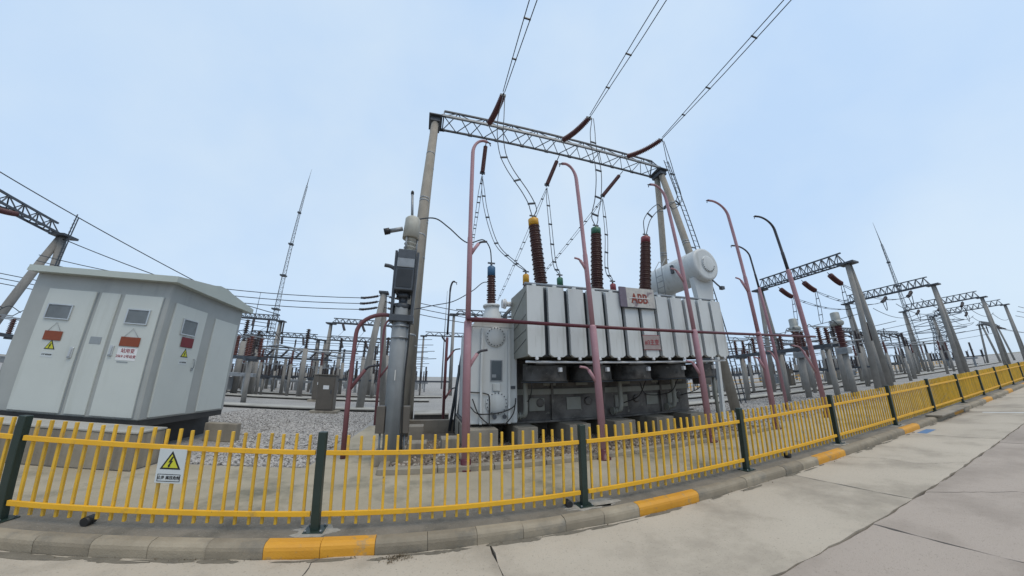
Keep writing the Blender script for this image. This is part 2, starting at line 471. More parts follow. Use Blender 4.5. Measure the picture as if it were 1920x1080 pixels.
kerb = thing('kerb', None, None, (0, 3.43, -.12)); kerb['kind'] = 'structure'
KP = [(3.43, -.15), (3.43, -.05), (3.437, -.022), (3.455, -.003), (3.48, .008), (3.555, .012), (3.555, -.15)]
STL = .508
def kerb_stone_mesh(mt):
    m = M().prism([(y - 3.43, z + .12) for y, z in KP], .0022, STL - .0022, 'yz')
    return m.mesh('kerb_stone', mt)
km, ky = kerb_stone_mesh('kerb'), kerb_stone_mesh('kerb_yellow')
for j in range(-18, 56):
    o = mpart(kerb, 'kerb_stone', ky if j % 8 in (0, 1) else km, (-1.42 + STL * j, 3.43 + random.uniform(-.004, .004), -.12 + random.uniform(-.004, .003)),
              random.uniform(-.003, .003))
    if j % 8 in (0, 1): o['label'] = 'yellow painted kerb stone'
m1 = M(); my = M()
for j in range(56, 200):
    (my if j % 8 in (0, 1) else m1).prism(KP, -1.42 + STL * j + .004, -1.42 + STL * (j + 1) - .004, 'yz')
part(kerb, 'kerb_run', m1, 'kerb', kind='stuff')
part(kerb, 'yellow_kerb_run', my, 'kerb_yellow', 'yellow painted far kerb stones', kind='stuff')
part(kerb, 'kerb_backing', M().box(-12, 100, 3.440, 3.553, -.2, -.03), 'joint')

struct('pavement_strip', M().box(-14, 110, 3.5575, 4.12, -.1, .004), 'apron')
struct('concrete_apron', M().box(-4.36, 60, 4.125, 6.10, -.1, .007), 'yard')
struct('concrete_apron', M().box(-14, -4.365, 4.125, 5.54, -.1, .007), 'yard')
struct('concrete_path', M().add([(-1.95, 6.12, .004), (-.72, 6.12, .004), (-.72, 11.2, .004), (-1.72, 11.2, .004)], [(0, 1, 2, 3)]), 'yard')
# patches of stain on the apron are in the material; painted marks on the road
struct('blue_road_mark', M().box(11.05, 11.75, 3.12, 3.30, -.118, -.1165), 'bluep')
struct('white_road_line', M().box(15.62, 15.78, -1.0, 3.0, -.118, -.1165), 'whitep')

def blob(cx, cy, rx, ry, rd, n=14):
    return [(cx + rx * math.cos(2 * math.pi * i / n) * rd.uniform(.55, 1.15), cy + ry * math.sin(2 * math.pi * i / n) * rd.uniform(.55, 1.15)) for i in range(n)]
rd = random.Random(9)
m = M()
for i in range(90):
    cx = rd.uniform(-6, 22) if i > 20 else rd.uniform(-4, 3)
    b_ = blob(cx, 3.40 - abs(rd.gauss(0, .03)), rd.uniform(.05, .30), rd.uniform(.012, .045), rd)
    z = -.1175 + i * .00001
    m.add([(p[0], min(p[1], 3.425), z) for p in b_], [tuple(range(len(b_)))])
o = single('gutter_dirt', m, 'dirt', 'dark dirt collected on the road along the foot of the kerb', None, (0, 3.4, -.12), None, 'stuff')
def crack(pts, w, rd):
    m = M()
    P = []
    for a, b in zip(pts, pts[1:]):
        n = max(2, int(math.dist(a, b) / .07))
        for k in range(n): P.append((a[0] + (b[0] - a[0]) * k / n + rd.gauss(0, .012), a[1] + (b[1] - a[1]) * k / n + rd.gauss(0, .012)))
    P.append(pts[-1])
    for a, b in zip(P, P[1:]):
        d = Vector((b[0] - a[0], b[1] - a[1])).normalized(); nx, ny = -d.y * w * rd.uniform(.4, 1), d.x * w * rd.uniform(.4, 1)
        m.add([(a[0] - nx, a[1] - ny, -.1170), (a[0] + nx, a[1] + ny, -.1170), (b[0] + nx, b[1] + ny, -.1170), (b[0] - nx, b[1] - ny, -.1170)], [(0, 1, 2, 3)])
    return m
part(road, 'road_crack', crack([(-.92, 3.42), (-.98, 3.1), (-1.15, 2.6), (-1.1, 1.9)], .005, rd), 'joint')
part(road, 'road_crack', crack([(6.2, 1.9), (6.9, 1.2), (7.0, .4), (8.1, -.6)], .005, rd), 'joint')
part(road, 'road_crack', crack([(7.6, 3.42), (7.9, 2.9), (7.8, 2.4), (8.3, 1.95)], .004, rd), 'joint')
# dry leaf litter by the kerb
rd2 = random.Random(4)
m = M()
for i in range(260):
    if i < 170: cx, cy, z = rd2.gauss(-.2, .06), 3.36 - abs(rd2.gauss(0, .05)), -.117
    else: cx, cy, z = rd2.uniform(-4, 9), 3.42 - abs(rd2.gauss(0, .06)), -.117
    a = rd2.uniform(0, 6.28); l = rd2.uniform(.008, .022); h = rd2.uniform(.002, .018)
    m.add([(cx, cy, z), (cx + l * math.cos(a), cy + l * math.sin(a), z + h), (cx + l * .5 * math.cos(a + .8), cy + l * .5 * math.sin(a + .8), z + h * 1.4)], [(0, 1, 2)])
single('leaf_litter', m, 'litter', 'dry brown leaf litter in the gutter in front of the yellow kerb stones', None, (0, 3.4, -.12), None, 'stuff')

# pebble bed round the transformer, with raised edging
struct('pebble_bed', M().box(-.52, 8.9, 5.80, 11.0, -.05, .045), 'bed')
edging = thing('bed_edging', None, None, (0, 5.62, 0)); edging['kind'] = 'structure'
x = -.70
while x < 9.0:
    L_ = min(1.0, 9.05 - x)
    part(edging, 'edging_stone', M().box(x + .005, x + L_ - .005, 5.62, 5.795, 0, .10 + random.uniform(-.006, .006), .012), 'conc'); x += L_
for i in range(5):
    part(edging, 'edging_stone', M().box(-.70, -.53, 5.80 + i, 6.79 + i, 0, .10 + random.uniform(-.006, .006), .012), 'conc')
for i in range(5):
    part(edging, 'edging_stone', M().box(8.9, 9.05, 5.80 + i, 6.79 + i, 0, .10 + random.uniform(-.006, .006), .012), 'conc')

def scatter(name, n, xr, yr, z, rmin, rmax, mt, seed, reject=None):
    """real stones, joined into one mesh"""
    rd = np.random.default_rng(seed)
    ico = [(0, 0, 1), (.894, 0, .447), (.276, .851, .447), (-.724, .526, .447), (-.724, -.526, .447), (.276, -.851, .447),
           (.724, .526, -.447), (-.276, .851, -.447), (-.894, 0, -.447), (-.276, -.851, -.447), (.724, -.526, -.447), (0, 0, -1)]
    fi = [(0, 1, 2), (0, 2, 3), (0, 3, 4), (0, 4, 5), (0, 5, 1), (1, 6, 2), (2, 7, 3), (3, 8, 4), (4, 9, 5), (5, 10, 1), (6, 7, 2), (7, 8, 3), (8, 9, 4), (9, 10, 5), (10, 6, 1)]
    V0 = np.array(ico); F0 = np.array(fi)
    px = rd.uniform(*xr, n); py = rd.uniform(*yr, n)
    if reject is not None:
        ok = ~reject(px, py); px, py = px[ok], py[ok]; n = len(px)
    sc = rd.uniform(rmin, rmax, (n, 1, 1)) * rd.uniform(.65, 1.25, (n, 1, 3)) * np.array([1, 1, .7])
    ang = rd.uniform(0, 6.28, n)
    V = V0[None] * rd.uniform(.75, 1.2, (n, 12, 1)) * sc
    c, s_ = np.cos(ang)[:, None], np.sin(ang)[:, None]
    tl = rd.uniform(-.5, .5, n)[:, None]
    X, Y, Z = V[..., 0], V[..., 1], V[..., 2]
    Z2 = Z + X * tl
    X2, Y2 = X * c - Y * s_, X * s_ + Y * c
    W = np.stack([X2 + px[:, None], Y2 + py[:, None], Z2 + z + (sc[:, 0, 2] * rd.uniform(.1, .8, n))[:, None]], -1).reshape(-1, 3)
    F = (F0[None] + (np.arange(n) * 12)[:, None, None]).reshape(-1, 3)
    me = bpy.data.meshes.new(name)
    me.vertices.add(len(W)); me.vertices.foreach_set('co', W.ravel())
    me.loops.add(F.size); me.loops.foreach_set('vertex_index', F.ravel())
    me.polygons.add(len(F)); me.polygons.foreach_set('loop_start', np.arange(0, F.size, 3)); me.polygons.foreach_set('loop_total', np.full(len(F), 3))
    me.update(); me.validate()
    me.materials.append(MT[mt])
    o = bpy.data.objects.new(name, me); col.objects.link(o)
    o['kind'] = 'stuff'
    return o
o = scatter('pebbles', 9000, (-.52, 8.88), (5.81, 8.2), .045, .022, .062, 'pebble', 3)
props(o, 'brown pebbles filling the bed around the transformer foundation', 'pebbles')
o = scatter('gravel', 15000, (-4.2, -1.98), (6.16, 11.0), 0, .018, .040, 'stone', 4, lambda a, b: a > -2.0 + (b - 6.1) * .05)
props(o, 'loose grey gravel between the kiosk and the concrete path', 'gravel')
o = scatter('gravel', 16000, (-7.5, -1.85), (9.0, 15.2), 0, .018, .036, 'stone', 5, lambda a, b: (a < -4.7) & (b < 9.4))
props(o, 'loose grey gravel behind the kiosk as far as the cable trench', 'gravel')
o = scatter('gravel', 9000, (9.1, 22), (6.2, 13.0), 0, .02, .036, 'stone', 6)
props(o, 'loose grey gravel to the right of the transformer', 'gravel')

# cable trenches: raised strips with near-black walls painted as the shadow gap under covers
def trench(label, x0, x1, y, w=1.0, h=.14):
    t = thing('cable_trench', label, 'cable trench', (x0, y, 0))
    part(t, 'trench_wall_shade', M().box(x0, x1, y + .06, y + w - .06, 0, h - .06), 'joint')
    x = x0
    sl = 2.0
    m = M().box(x0, x1, y, y + w, h - .055, h, .008)
    part(t, 'cover', m, 'trench')
trench('low pale cable trench just behind the brown cabinet', -30, -2.2, 15.5)
trench('low pale cable trench in the second line behind the brown cabinet', -40, 0.4, 21.8)
trench('low pale cable trench furthest back at the left of the yard', -44, 1.5, 26.2)
trench('low pale cable trench left of the transformer, behind the pebble bed', -.3, 1.0, 12.2, 1.2, .3)
trench('low pale cable trench right of the transformer, nearest the pink pipes', 9.6, 90, 12.2)
trench('low pale cable trench right of the transformer, behind the first', 15, 90, 15.8)
trench('low pale cable trench furthest back at the right of the yard', 20, 90, 20.5)

# ================================================================== yellow fence
FT = 3.73
fence = thing('fence', 'yellow picket fence with dark green posts along the kerb', 'fence', (-1.05, FT, 0))
post_m = M().box(-.041, .041, -.041, .041, .012, 1.0, .006).mesh('post', 'green')
base_m = M().box(-.10, .10, -.10, .10, .004, .016, .003).mesh('base_plate', 'green')
bolt_m = M().cyl((0, 0, .016), (0, 0, .035), .010, n=6).mesh('bolt', 'steel')
pk_m = M().box(-.0135, .0135, -.0135, .0135, .06, .965, .002).mesh('picket', 'picket')
SP = 3.08
NPK = 22
cnt = 0
rest = M()
for i in range(-2, 22):
    xp = -1.05 + SP * i
    p = mpart(fence, 'post', post_m, (xp, FT, 0), random.uniform(-.02, .02))
    if i < 12:
        bp = mpart(p, 'base_plate', base_m, (xp, FT, 0))
        if i < 6:
            for a in (-1, 1):
                for b in (-1, 1): mpart(p, 'bolt', bolt_m, (xp + .075 * a, FT + .075 * b, 0))
    for z0, z1 in ((.762, .81), (.145, .195)):
        part(fence, 'rail', M().box(xp + .055, xp + SP - .055, FT - .026, FT + .004, z0, z1, .003), 'yellow')
    for kx in range(NPK):
        px = xp + .068 + (SP - .136) * (kx + .5) / NPK + random.uniform(-.004, .004)
        if cnt < 300:
            mpart(fence, 'picket', pk_m, (px, FT + .018, random.uniform(-.008, .008)), random.uniform(-.05, .05)).rotation_euler.y = random.gauss(0, .005); cnt += 1
        else:
            rest.box(px - .015, px + .015, FT + .005, FT + .035, .06, .965)
part(fence, 'picket_run', rest, 'picket', kind='stuff')

# warning sign on the fence
t = thing('warning_sign', 'white warning sign with yellow lightning triangle hung on the fence', 'sign', (-2.53, FT - .03, .46))
sx0, sx1, sz0, sz1 = -2.665, -2.395, .445, .775
y = FT - .034
part(t, 'plate', M().box(sx0, sx1, y, y + .006, sz0, sz1, .002), 'sign')
def tri(cx, cz, R, y0, y1):
    return M().prism([(cx + R * math.cos(RAD(a)), cz + R * math.sin(RAD(a))) for a in (90, 210, 330)], y0, y1, 'xz')
cx = -2.53
part(t, 'triangle_border', tri(cx, .638, .118, y - .002, y + .001), 'symb')
part(t, 'triangle', tri(cx, .638, .086, y - .004, y - .001), 'symy')
BOLT = [(.006, .055), (-.026, -.004), (-.006, .002), (-.022, -.030), (-.026, -.026), (-.020, -.052), (.002, -.034), (-.006, -.032), (.020, .016), (.004, .012), (.020, .055)]
part(t, 'lightning_bolt', M().prism([(cx + a * 1.0, .648 + b) for a, b in BOLT], y - .006, y - .003, 'xz'), 'symb')
for q in ((cx - .112, cx + .112, .528, .533), (cx - .112, cx + .112, .462, .467)):
    part(t, 'caption_border', M().box(q[0], q[1], y - .002, y + .001, q[2], q[3]), 'symb')
for q in (cx - .112, cx + .107):
    part(t, 'caption_border', M().box(q, q + .005, y - .0022, y + .001, .4672, .5278), 'symb')
text_part(t, 'caption', '止步 高压危险', .036, (cx, y - .002, .498), FRONT, 'symb')

# black pipe stubs lying under the bottom rail
for i, (px, lab) in enumerate(((-3.28, 'short black pipe stub on the pavement under the leftmost full fence panel'),
                               (1.82, 'short black pipe stub on the pavement beside the second green post from the sign'),
                               (6.35, 'short black pipe stub on the pavement under the fourth fence panel'))):
    single('pipe_stub', M().lathe((px, FT - .02, .045), (px, FT + .1, .045), [(0, .042), (.10, .042), (.10, .03)], 14), 'black', lab, 'pipe', (px, FT, 0), 'black pipe stubs under the fence')
for px, lab in ((-1.05, 'small pale mortar pad under the green post right of the warning sign'), (8.19, 'pale mortar pad under the fifth green post'), (11.27, 'pale mortar pad under a distant green fence post')):
    single('mortar_pad', M().prism([(a_, max(3.565, b_)) for a_, b_ in blob(px, 3.70, .24, .17, rd, 22)], .004, .0095, 'xy'), 'mortar', lab, 'mortar', (px, 3.7, 0))
for px, lab in ((1.95, 'x'),):
    single('mortar_pad', M().prism([(a_, max(3.565, b_)) for a_, b_ in blob(2.14, 3.70, .42, .17, rd, 30)], .004, .0098, 'xy'), 'mortar', 'pale cracked mortar pad at the foot of the green post', 'mortar', (2.05, 3.7, 0))
single('concrete_plank', M().box(13.2, 16.0, 3.30, 3.66, .012, .06, .01), 'conc', 'grey plank lying on the kerb far along the fence', 'plank', (14.6, 3.5, 0))

# ================================================================== kiosk
KX0, KX1, KY0, KY1, KZ0, KZ1 = -7.74, -5.04, 6.31, 8.86, .62, 3.22
kiosk = thing('kiosk', 'pale grey prefabricated substation kiosk on concrete footings behind the fence', 'kiosk', (-6.4, 7.5, 0))
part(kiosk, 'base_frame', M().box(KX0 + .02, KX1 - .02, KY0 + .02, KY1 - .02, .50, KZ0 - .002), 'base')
part(kiosk, 'body', M().box(KX0, KX1, KY0, KY1, KZ0, KZ1, .02), 'kframe')
# gable roof, ridge along x
ym = (KY0 + KY1) / 2
RO = .17
roofp = [(KY0 - RO, 3.16), (KY0 - RO, 3.27), (ym - .35, 3.42), (ym - .15, 3.47), (ym + .15, 3.47), (ym + .35, 3.42), (KY1 + RO, 3.27), (KY1 + RO, 3.16), (KY1 + RO - .05, 3.16), (KY0 - RO + .05, 3.16)]
rf = part(kiosk, 'roof', M().prism(roofp, KX0 - .03, KX1 + .17, 'yz'), 'kroof')
part(rf, 'eave_trim', M().box(KX0 - .034, KX1 + .174, KY0 - RO - .006, KY0 - RO - .001, 3.15, 3.215), 'kroof')
for (xx, yy) in ((-7.2, 6.4), (-6.1, 6.4), (-5.3, 6.4)):
    part(rf, 'lifting_lug', M().box(xx - .03, xx + .03, yy + .1, yy + .13, 3.31, 3.37, .004), 'kframe')
def front_door(x0, x1, name, handle_x):
    d = part(kiosk, name, M().box(x0, x1, KY0 - .028, KY0 + .01, .66, 2.87, .006), 'kiosk')
    return d
def louvre_front(d, x0, x1, z0, z1):
    y = KY0 - .032
    m = M()
    w = .022
    m.box(x0, x1, y - .022, y + .004, z1 - w, z1, .003); m.box(x0, x1, y - .022, y + .004, z0, z0 + w, .003)
    m.box(x0, x0 + w, y - .0215, y + .004, z0 + w, z1 - w); m.box(x1 - w, x1, y - .0215, y + .004, z0 + w, z1 - w)
    part(d, 'vent_frame', m, 'alu')
    s = M(); n = 12
    for i in range(n):
        z = z0 + w + (z1 - z0 - 2 * w) * (i + .5) / n
        s.add([(x0 + w, y - .014, z - .012), (x1 - w, y - .014, z - .012), (x1 - w, y + .003, z + .013), (x0 + w, y + .003, z + .013)], [(0, 1, 2, 3)])
    part(d, 'louvre_slats', s, 'louver', kind='stuff')
d1 = front_door(-7.36, -6.43, 'door', -6.5)
louvre_front(d1, -7.24, -6.76, 2.29, 2.58)
d2 = front_door(-5.88, -5.14, 'door', -5.8)
louvre_front(d2, -5.72, -5.29, 2.31, 2.60)
part(kiosk, 'panel', M().box(-6.34, -5.97, KY0 - .022, KY0 + .01, .66, 2.87, .006), 'kiosk')
part(kiosk, 'door_gap', M().box(-6.428, -6.405, KY0 - .006, KY0 + .004, .66, 2.87), 'louver')
part(kiosk, 'door_gap', M().box(-5.138, -5.122, KY0 - .006, KY0 + .004, .66, 2.87), 'louver')
def handle_front(d, x, z):
    y = KY0 - .03
    part(d, 'handle', M().box(x - .035, x + .035, y - .02, y + .003, z - .10, z + .10, .006).box(x - .018, x + .018, y - .032, y - .018, z - .07, z + .08, .004), 'alu')
    part(d, 'lock', M().box(x - .033, x + .033, y - .026, y - .019, z - .098, z - .075), 'louver')
handle_front(d1, -6.52, 1.71); handle_front(d2, -5.80, 1.80)
part(kiosk, 'name_plate', M().box(-6.26, -6.05, KY0 - .028, KY0 - .021, 1.90, 2.03, .002), 'louver')
# right-hand side
d3 = part(kiosk, 'door', M().box(KX1 - .01, KX1 + .028, 6.50, 7.46, .66, 2.82, .006), 'kiosk')
part(kiosk, 'panel', M().box(KX1 - .01, KX1 + .022, 7.80, 8.72, .66, 2.76, .006), 'kiosk')
part(kiosk, 'door_gap', M().box(KX1 - .004, KX1 + .006, 7.463, 7.482, .66, 2.82), 'louver')
xs_ = KX1 + .03
m = M(); w = .022
y0, y1, z0, z1 = 6.77, 7.21, 2.24, 2.57
m.box(xs_ - .002, xs_ + .022, y0, y1, z1 - w, z1, .003); m.box(xs_ - .002, xs_ + .022, y0, y1, z0, z0 + w, .003)
m.box(xs_ - .002, xs_ + .0215, y0, y0 + w, z0 + w, z1 - w); m.box(xs_ - .002, xs_ + .0215, y1 - w, y1, z0 + w, z1 - w)
part(d3, 'vent_frame', m, 'alu')
s = M()
for i in range(12):
    z = z0 + w + (z1 - z0 - 2 * w) * (i + .5) / 12
    s.add([(xs_ + .014, y0 + w, z - .012), (xs_ + .014, y1 - w, z - .012), (xs_ - .001, y1 - w, z + .013), (xs_ - .001, y0 + w, z + .013)], [(0, 1, 2, 3)])
part(d3, 'louvre_slats', s, 'louver', kind='stuff')
part(d3, 'handle', M().tube([(xs_, 7.36, 1.78), (xs_ + .035, 7.36, 1.77), (xs_ + .035, 7.36, 1.60), (xs_, 7.36, 1.59)], .010, 6).box(xs_ - .001, xs_ + .012, 7.33, 7.39, 1.54, 1.60), 'louver')
# hanging plates and stickers
def hang_plate(x0, x1, z0, z1, mt, label):
    t = thing('hanging_plate', label, 'plate', ((x0 + x1) / 2, KY0 - .04, z0))
    part(t, 'plate', M().box(x0, x1, KY0 - .044, KY0 - .036, z0, z1, .003), mt)
    xm = (x0 + x1) / 2
    part(t, 'cord', M().tube([(x0 + .05, KY0 - .038, z1), (xm, KY0 - .042, z1 + .16)], .003, 5).tube([(x1 - .05, KY0 - .038, z1), (xm, KY0 - .042, z1 + .16)], .003, 5), 'louver')
    return t
hang_plate(-7.12, -6.785, 1.905, 2.075, 'orange', 'rust orange plate hung on the left front door of the kiosk')
hang_plate(-5.69, -5.325, 1.90, 2.07, 'orange', 'rust orange plate hung on the right front door of the kiosk')
t = thing('hanging_plate', 'dark red plate hung on the side door of the kiosk', 'plate', (KX1 + .04, 7.03, 2.0))
part(t, 'plate', M().box(KX1 + .036, KX1 + .044, 6.86, 7.21, 2.00, 2.20, .003), 'rplate')
part(t, 'cord', M().tube([(KX1 + .04, 6.92, 2.2), (KX1 + .042, 7.0, 2.30)], .003, 5).tube([(KX1 + .04, 7.14, 2.2), (KX1 + .042, 7.0, 2.30)], .003, 5), 'louver')
def sticker_front(cx, cz, R):
    y = KY0 - .029
    tb = part(d1, 'warning_triangle', tri(cx, cz, R, y - .003, y + .001), 'symb')
    part(tb, 'triangle_face', tri(cx, cz, R * .76, y - .005, y - .002), 'symy')
    part(tb, 'lightning_bolt', M().prism([(cx + a * R * 8, cz + b * R * 8 + .006) for a, b in BOLT], y - .007, y - .004, 'xz'), 'symb')
    part(d1, 'caption_plate', M().box(cx - .12, cx + .10, y - .002, y + .001, cz - .20, cz - .115), 'sign')
    text_part(d1, 'caption', '止步 高压危险', .03, (cx - .01, y - .0025, cz - .155), FRONT, 'symb')
sticker_front(-6.94, 1.80, .115)
def sticker_side(cy, cz, R):
    x = KX1 + .029
    def tr(R_, a0, a1): return M().prism([(cy + R_ * math.cos(RAD(a)), cz + R_ * math.sin(RAD(a))) for a in (90, 210, 330)], a0, a1, 'yz')
    tb = part(d3, 'warning_triangle', tr(R, x - .001, x + .003), 'symb')
    part(tb, 'triangle_face', tr(R * .72, x + .002, x + .005), 'symy')
    part(tb, 'lightning_bolt', M().prism([(cy + a * R * 8, cz + b * R * 8 + .006) for a, b in BOLT], x + .004, x + .007, 'yz'), 'symb')
    part(d3, 'caption_plate', M().box(x - .001, x + .002, cy - .11, cy + .11, cz - .21, cz - .12), 'sign')
    text_part(d3, 'caption', '止步 高压危险', .03, (x + .0025, cy, cz - .165), SIDE, 'symb')
sticker_side(7.05, 1.86, .12)
part(d2, 'notice', M().box(-5.69, -5.33, KY0 - .032, KY0 - .027, 1.645, 1.875, .001), 'white')
text_part(d2, 'notice_lettering', '站用变', .085, (-5.50, KY0 - .0335, 1.815), FRONT, 'symr')
text_part(d2, 'notice_lettering', '35kV-2号站变', .062, (-5.51, KY0 - .0335, 1.715), FRONT, 'symr')
part(d2, 'notice_lettering', M().box(-5.65, -5.45, KY0 - .034, KY0 - .029, 1.605, 1.625), 'louver')
# concrete footing walls under the kiosk
foot = thing('footing', 'long stained concrete footing wall in front of the kiosk', 'footing', (-6.5, 5.85, 0))
part(foot, 'wall', M().box(-9.6, -4.40, 5.56, 6.16, 0, .54, .015), 'conc')
part(foot, 'cap', M().box(-9.6, -4.39, 5.55, 6.17, .543, .575, .006), 'trench')
single('footing_block', M().box(-4.95, -4.24, 8.08, 8.30, 0, .40, .012), 'conc', 'short concrete footing block behind the right side of the kiosk', 'footing', (-4.5, 8.6, 0))
single('void_shade_block', M().box(-8.6, -5.5, 6.7, 9.1, -.02, .455), 'base', 'dark block painted as the shaded void directly under the kiosk', 'footing', (-6.6, 7.6, 0))  # dark block put in place of the shaded void under the kiosk

# ================================================================== transformer
TX = thing('power_transformer', 'large grey oil-filled power transformer with twelve radiator panels', 'transformer', (4.5, 8.0, 0))
TY, YC = 7.46, 7.25          # tank front, end cabinet front
# foundation
fdn = thing('foundation', 'row of concrete plinth blocks carrying the power transformer', 'foundation', (4.5, 8, 0))
for (a, b) in ((.95, 1.65), (2.10, 2.59), (3.40, 3.97), (4.65, 5.3), (6.0, 6.6), (7.25, 7.85)):
    part(fdn, 'plinth', M().box(a, b, 6.80, 9.6, .02, .515, .012), 'conc')
part(fdn, 'pit_wall', M().box(.95, 7.9, 8.2, 8.4, .02, .5), 'brick')
# tank
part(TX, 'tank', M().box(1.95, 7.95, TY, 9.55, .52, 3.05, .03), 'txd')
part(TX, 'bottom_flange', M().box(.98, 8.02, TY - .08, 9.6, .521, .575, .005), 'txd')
part(TX, 'cover', M().box(1.9, 8.0, TY + .02, 9.6, 3.053, 3.12, .01), 'tx')
# end cabinet
part(TX, 'end_cabinet', M().box(1.04, 2.20, YC - .12, 9.3, .577, 2.84, .02), 'tx')
cab = [(1.04, 2.84), (1.12, 2.98), (1.30, 3.06), (2.20, 3.06), (2.20, 2.843), (1.04, 2.843)]
part(TX, 'cabinet_top', M().prism(cab, YC - .12, 9.3, 'xz'), 'tx')
yf = YC - .122
for xx in (1.30, 1.98):
    part(TX, 'stiffener', M().box(xx - .03, xx + .03, yf - .07, yf, .58, 2.80, .006), 'tx')
def flange_ring(cx, cz, R, y, name='manhole_cover'):
    c = part(TX, name, M().lathe((cx, y, cz), (cx, y - 1, cz), [(0, R), (.02, R), (.03, R * .97), (.03, .02)], 28), 'tx')
    m = M()
    for i in range(18):
        a = 2 * math.pi * i / 18
        m.lathe((cx + R * .88 * math.cos(a), y - .028, cz + R * .88 * math.sin(a)), (cx + R * .88 * math.cos(a), y - 1, cz + R * .88 * math.sin(a)), [(0, .014), (.02, .014)], 6)
    part(c, 'flange_bolts', m, 'dsteel', kind='stuff')
flange_ring(1.64, 2.60, .25, yf); flange_ring(1.68, 1.04, .27, yf)
gl = part(TX, 'gauge_window', M().box(1.54, 1.80, yf - .02, yf + .01, 1.56, 2.02, .004), 'glass')
part(gl, 'gauge_frame', M().box(1.52, 1.82, yf - .018, yf + .009, 1.54, 2.04).box(1.56, 1.66, yf - .024, yf - .018, 1.63, 1.70), 'steel')
part(TX, 'junction_box', M().box(1.58, 1.76, yf - .06, yf + .01, 1.32, 1.49, .006), 'tx')
part(TX, 'junction_box', M().box(1.995, 2.14, yf - .03, yf + .01, 1.36, 1.43, .004), 'dsteel')
for px in (1.62, 1.86):
    part(TX, 'drain_valve', M().lathe((px, yf, .74), (px, yf - 1, .74), [(0, .03), (.06, .03), (.06, .05), (.1, .05)], 10).cyl((px, yf - .08, .70), (px, yf - .08, .82), .012, n=6), 'dsteel')
cables = ([(1.05, yf - .03, 1.30), (1.42, yf - .04, 1.26), (1.50, yf - .05, 1.14), (1.50, yf - .06, .60)],
          [(1.05, yf - .06, .98), (1.25, yf - .08, .82), (1.75, yf - .09, .84), (2.08, yf - .08, .96), (2.14, yf - .06, 1.15)],
          [(1.10, yf - .05, 1.15), (1.25, yf - .10, .80), (1.52, yf - .12, .55)],
          [(2.14, yf - .05, 1.10), (2.06, yf - .10, .80), (1.85, yf - .12, .56)])
for c in cables: part(TX, 'cable', M().tube(spline(c), .014, 6), 'black')
part(TX, 'side_pipe', M().tube(spline([(.98, YC, 2.75), (.9, YC - .25, 2.85), (1.0, YC - .3, 2.96), (1.3, YC - .3, 2.98), (2.05, YC - .3, 2.98)]), .06, 10), 'dred')
# radiators
RX0, PITCH, RW = 2.13, .5245, .408
RY0, RY1, RZ0, RZ1 = 6.10, 7.38, 2.06, 3.69
RH = RZ1 - RZ0
rad_m = M().prism([(.0, .055), (.085, 0), (RW - .085, 0), (RW, .055), (RW, RH - .012), (RW - .012, RH), (.012, RH), (0, RH - .012)], 0, .10, 'xz')
rad_m = rad_m.mesh('radiator_panel', 'tx')
fin_m = M()
for i in range(5):
    xx = .02 + i * .088
    fin_m.box(xx, xx + .044, .145, RY1 - RY0, .02, RZ1 - RZ0 - .02)
fin_m = fin_m.mesh('radiator_fins', 'txside')
plug_m = M().lathe((0, 0, 0), (0, -1, 0), [(0, .035), (.05, .035), (.055, .028)], 10).mesh('drain_plug', 'white')
lug_m = M().box(-.05, .05, 0, .06, 0, .06, .008).mesh('lifting_lug', 'tx')
for i in range(12):
    x = RX0 + PITCH * i
    r = mpart(TX, 'radiator', rad_m, (x, RY0 + random.uniform(-.004, .004), RZ0))
    f_ = mpart(r, 'fins', fin_m, (x, RY0, RZ0)); f_['kind'] = 'stuff'
    mpart(r, 'drain_plug', plug_m, (x + RW * .5, RY0 + .03, RZ0 - .035))
    mpart(r, 'lifting_lug', lug_m, (x + RW * .5, RY0 + .05, RZ1))
part(TX, 'gap_shade_sheet', M().box(RX0 + .05, RX0 + PITCH * 11 + RW - .05, RY0 + .125, RY0 + .14, RZ0 + .02, RZ1 - .03), 'gap')  # dark sheet added to stand for the shade between the panels
# painted side plate of the first radiator and braces
part(TX, 'radiator_side', M().box(RX0 - .012, RX0 - .002, RY0 + .012, RY1, RZ0 + .01, RZ1 - .005), 'txside')
for (za, zb) in ((3.05, 3.55), (2.72, 3.0), (2.48, 2.66), (2.14, 2.45)):
    part(TX, 'side_brace', M().bar((RX0 - .018, RY1 - .05, za), (RX0 - .016, RY0 + .05, zb), .006, .008), 'dsteel')
for z in (RZ0 - .10, RZ1 + .09):
    part(TX, 'header_pipe', M().tube([(RX0, RY0 + .16, z), (RX0 + PITCH * 11 + RW, RY0 + .16, z)], .035 if z > 3 else .026, 10), 'white' if z < 3 else 'steel')
for (zz, yy) in ((3.52, 7.34), (2.0, 7.34)):
    part(TX, 'header_valve', M().lathe((1.98, yy, zz), (1.88, yy, zz), [(0, .08), (.03, .08), (.03, .14), (.07, .14), (.07, .08), (.1, .08), (.1, .12), (.13, .12)], 14).cyl((2.1, yy, zz), (1.95, yy, zz), .07), 'white')
    part(TX, 'manifold', M().tube([(2.15, 7.40, zz), (8.3, 7.40, zz)], .05, 10), 'txd')
# fan drums
for cx in (2.80, 4.05, 5.28, 6.48, 7.65):
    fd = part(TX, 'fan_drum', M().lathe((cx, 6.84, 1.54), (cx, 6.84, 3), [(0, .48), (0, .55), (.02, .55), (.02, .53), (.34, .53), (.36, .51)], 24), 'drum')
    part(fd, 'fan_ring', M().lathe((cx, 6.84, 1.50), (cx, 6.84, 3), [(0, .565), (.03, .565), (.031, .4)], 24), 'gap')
    part(fd, 'terminal_box', M().box(cx + .12, cx + .20, 6.24, 6.33, 1.74, 1.84, .008), 'white')
    part(TX, 'fan_bracket', M().box(cx - .42, cx + .02, 6.25, 6.32, 1.91, 1.99), 'txd')
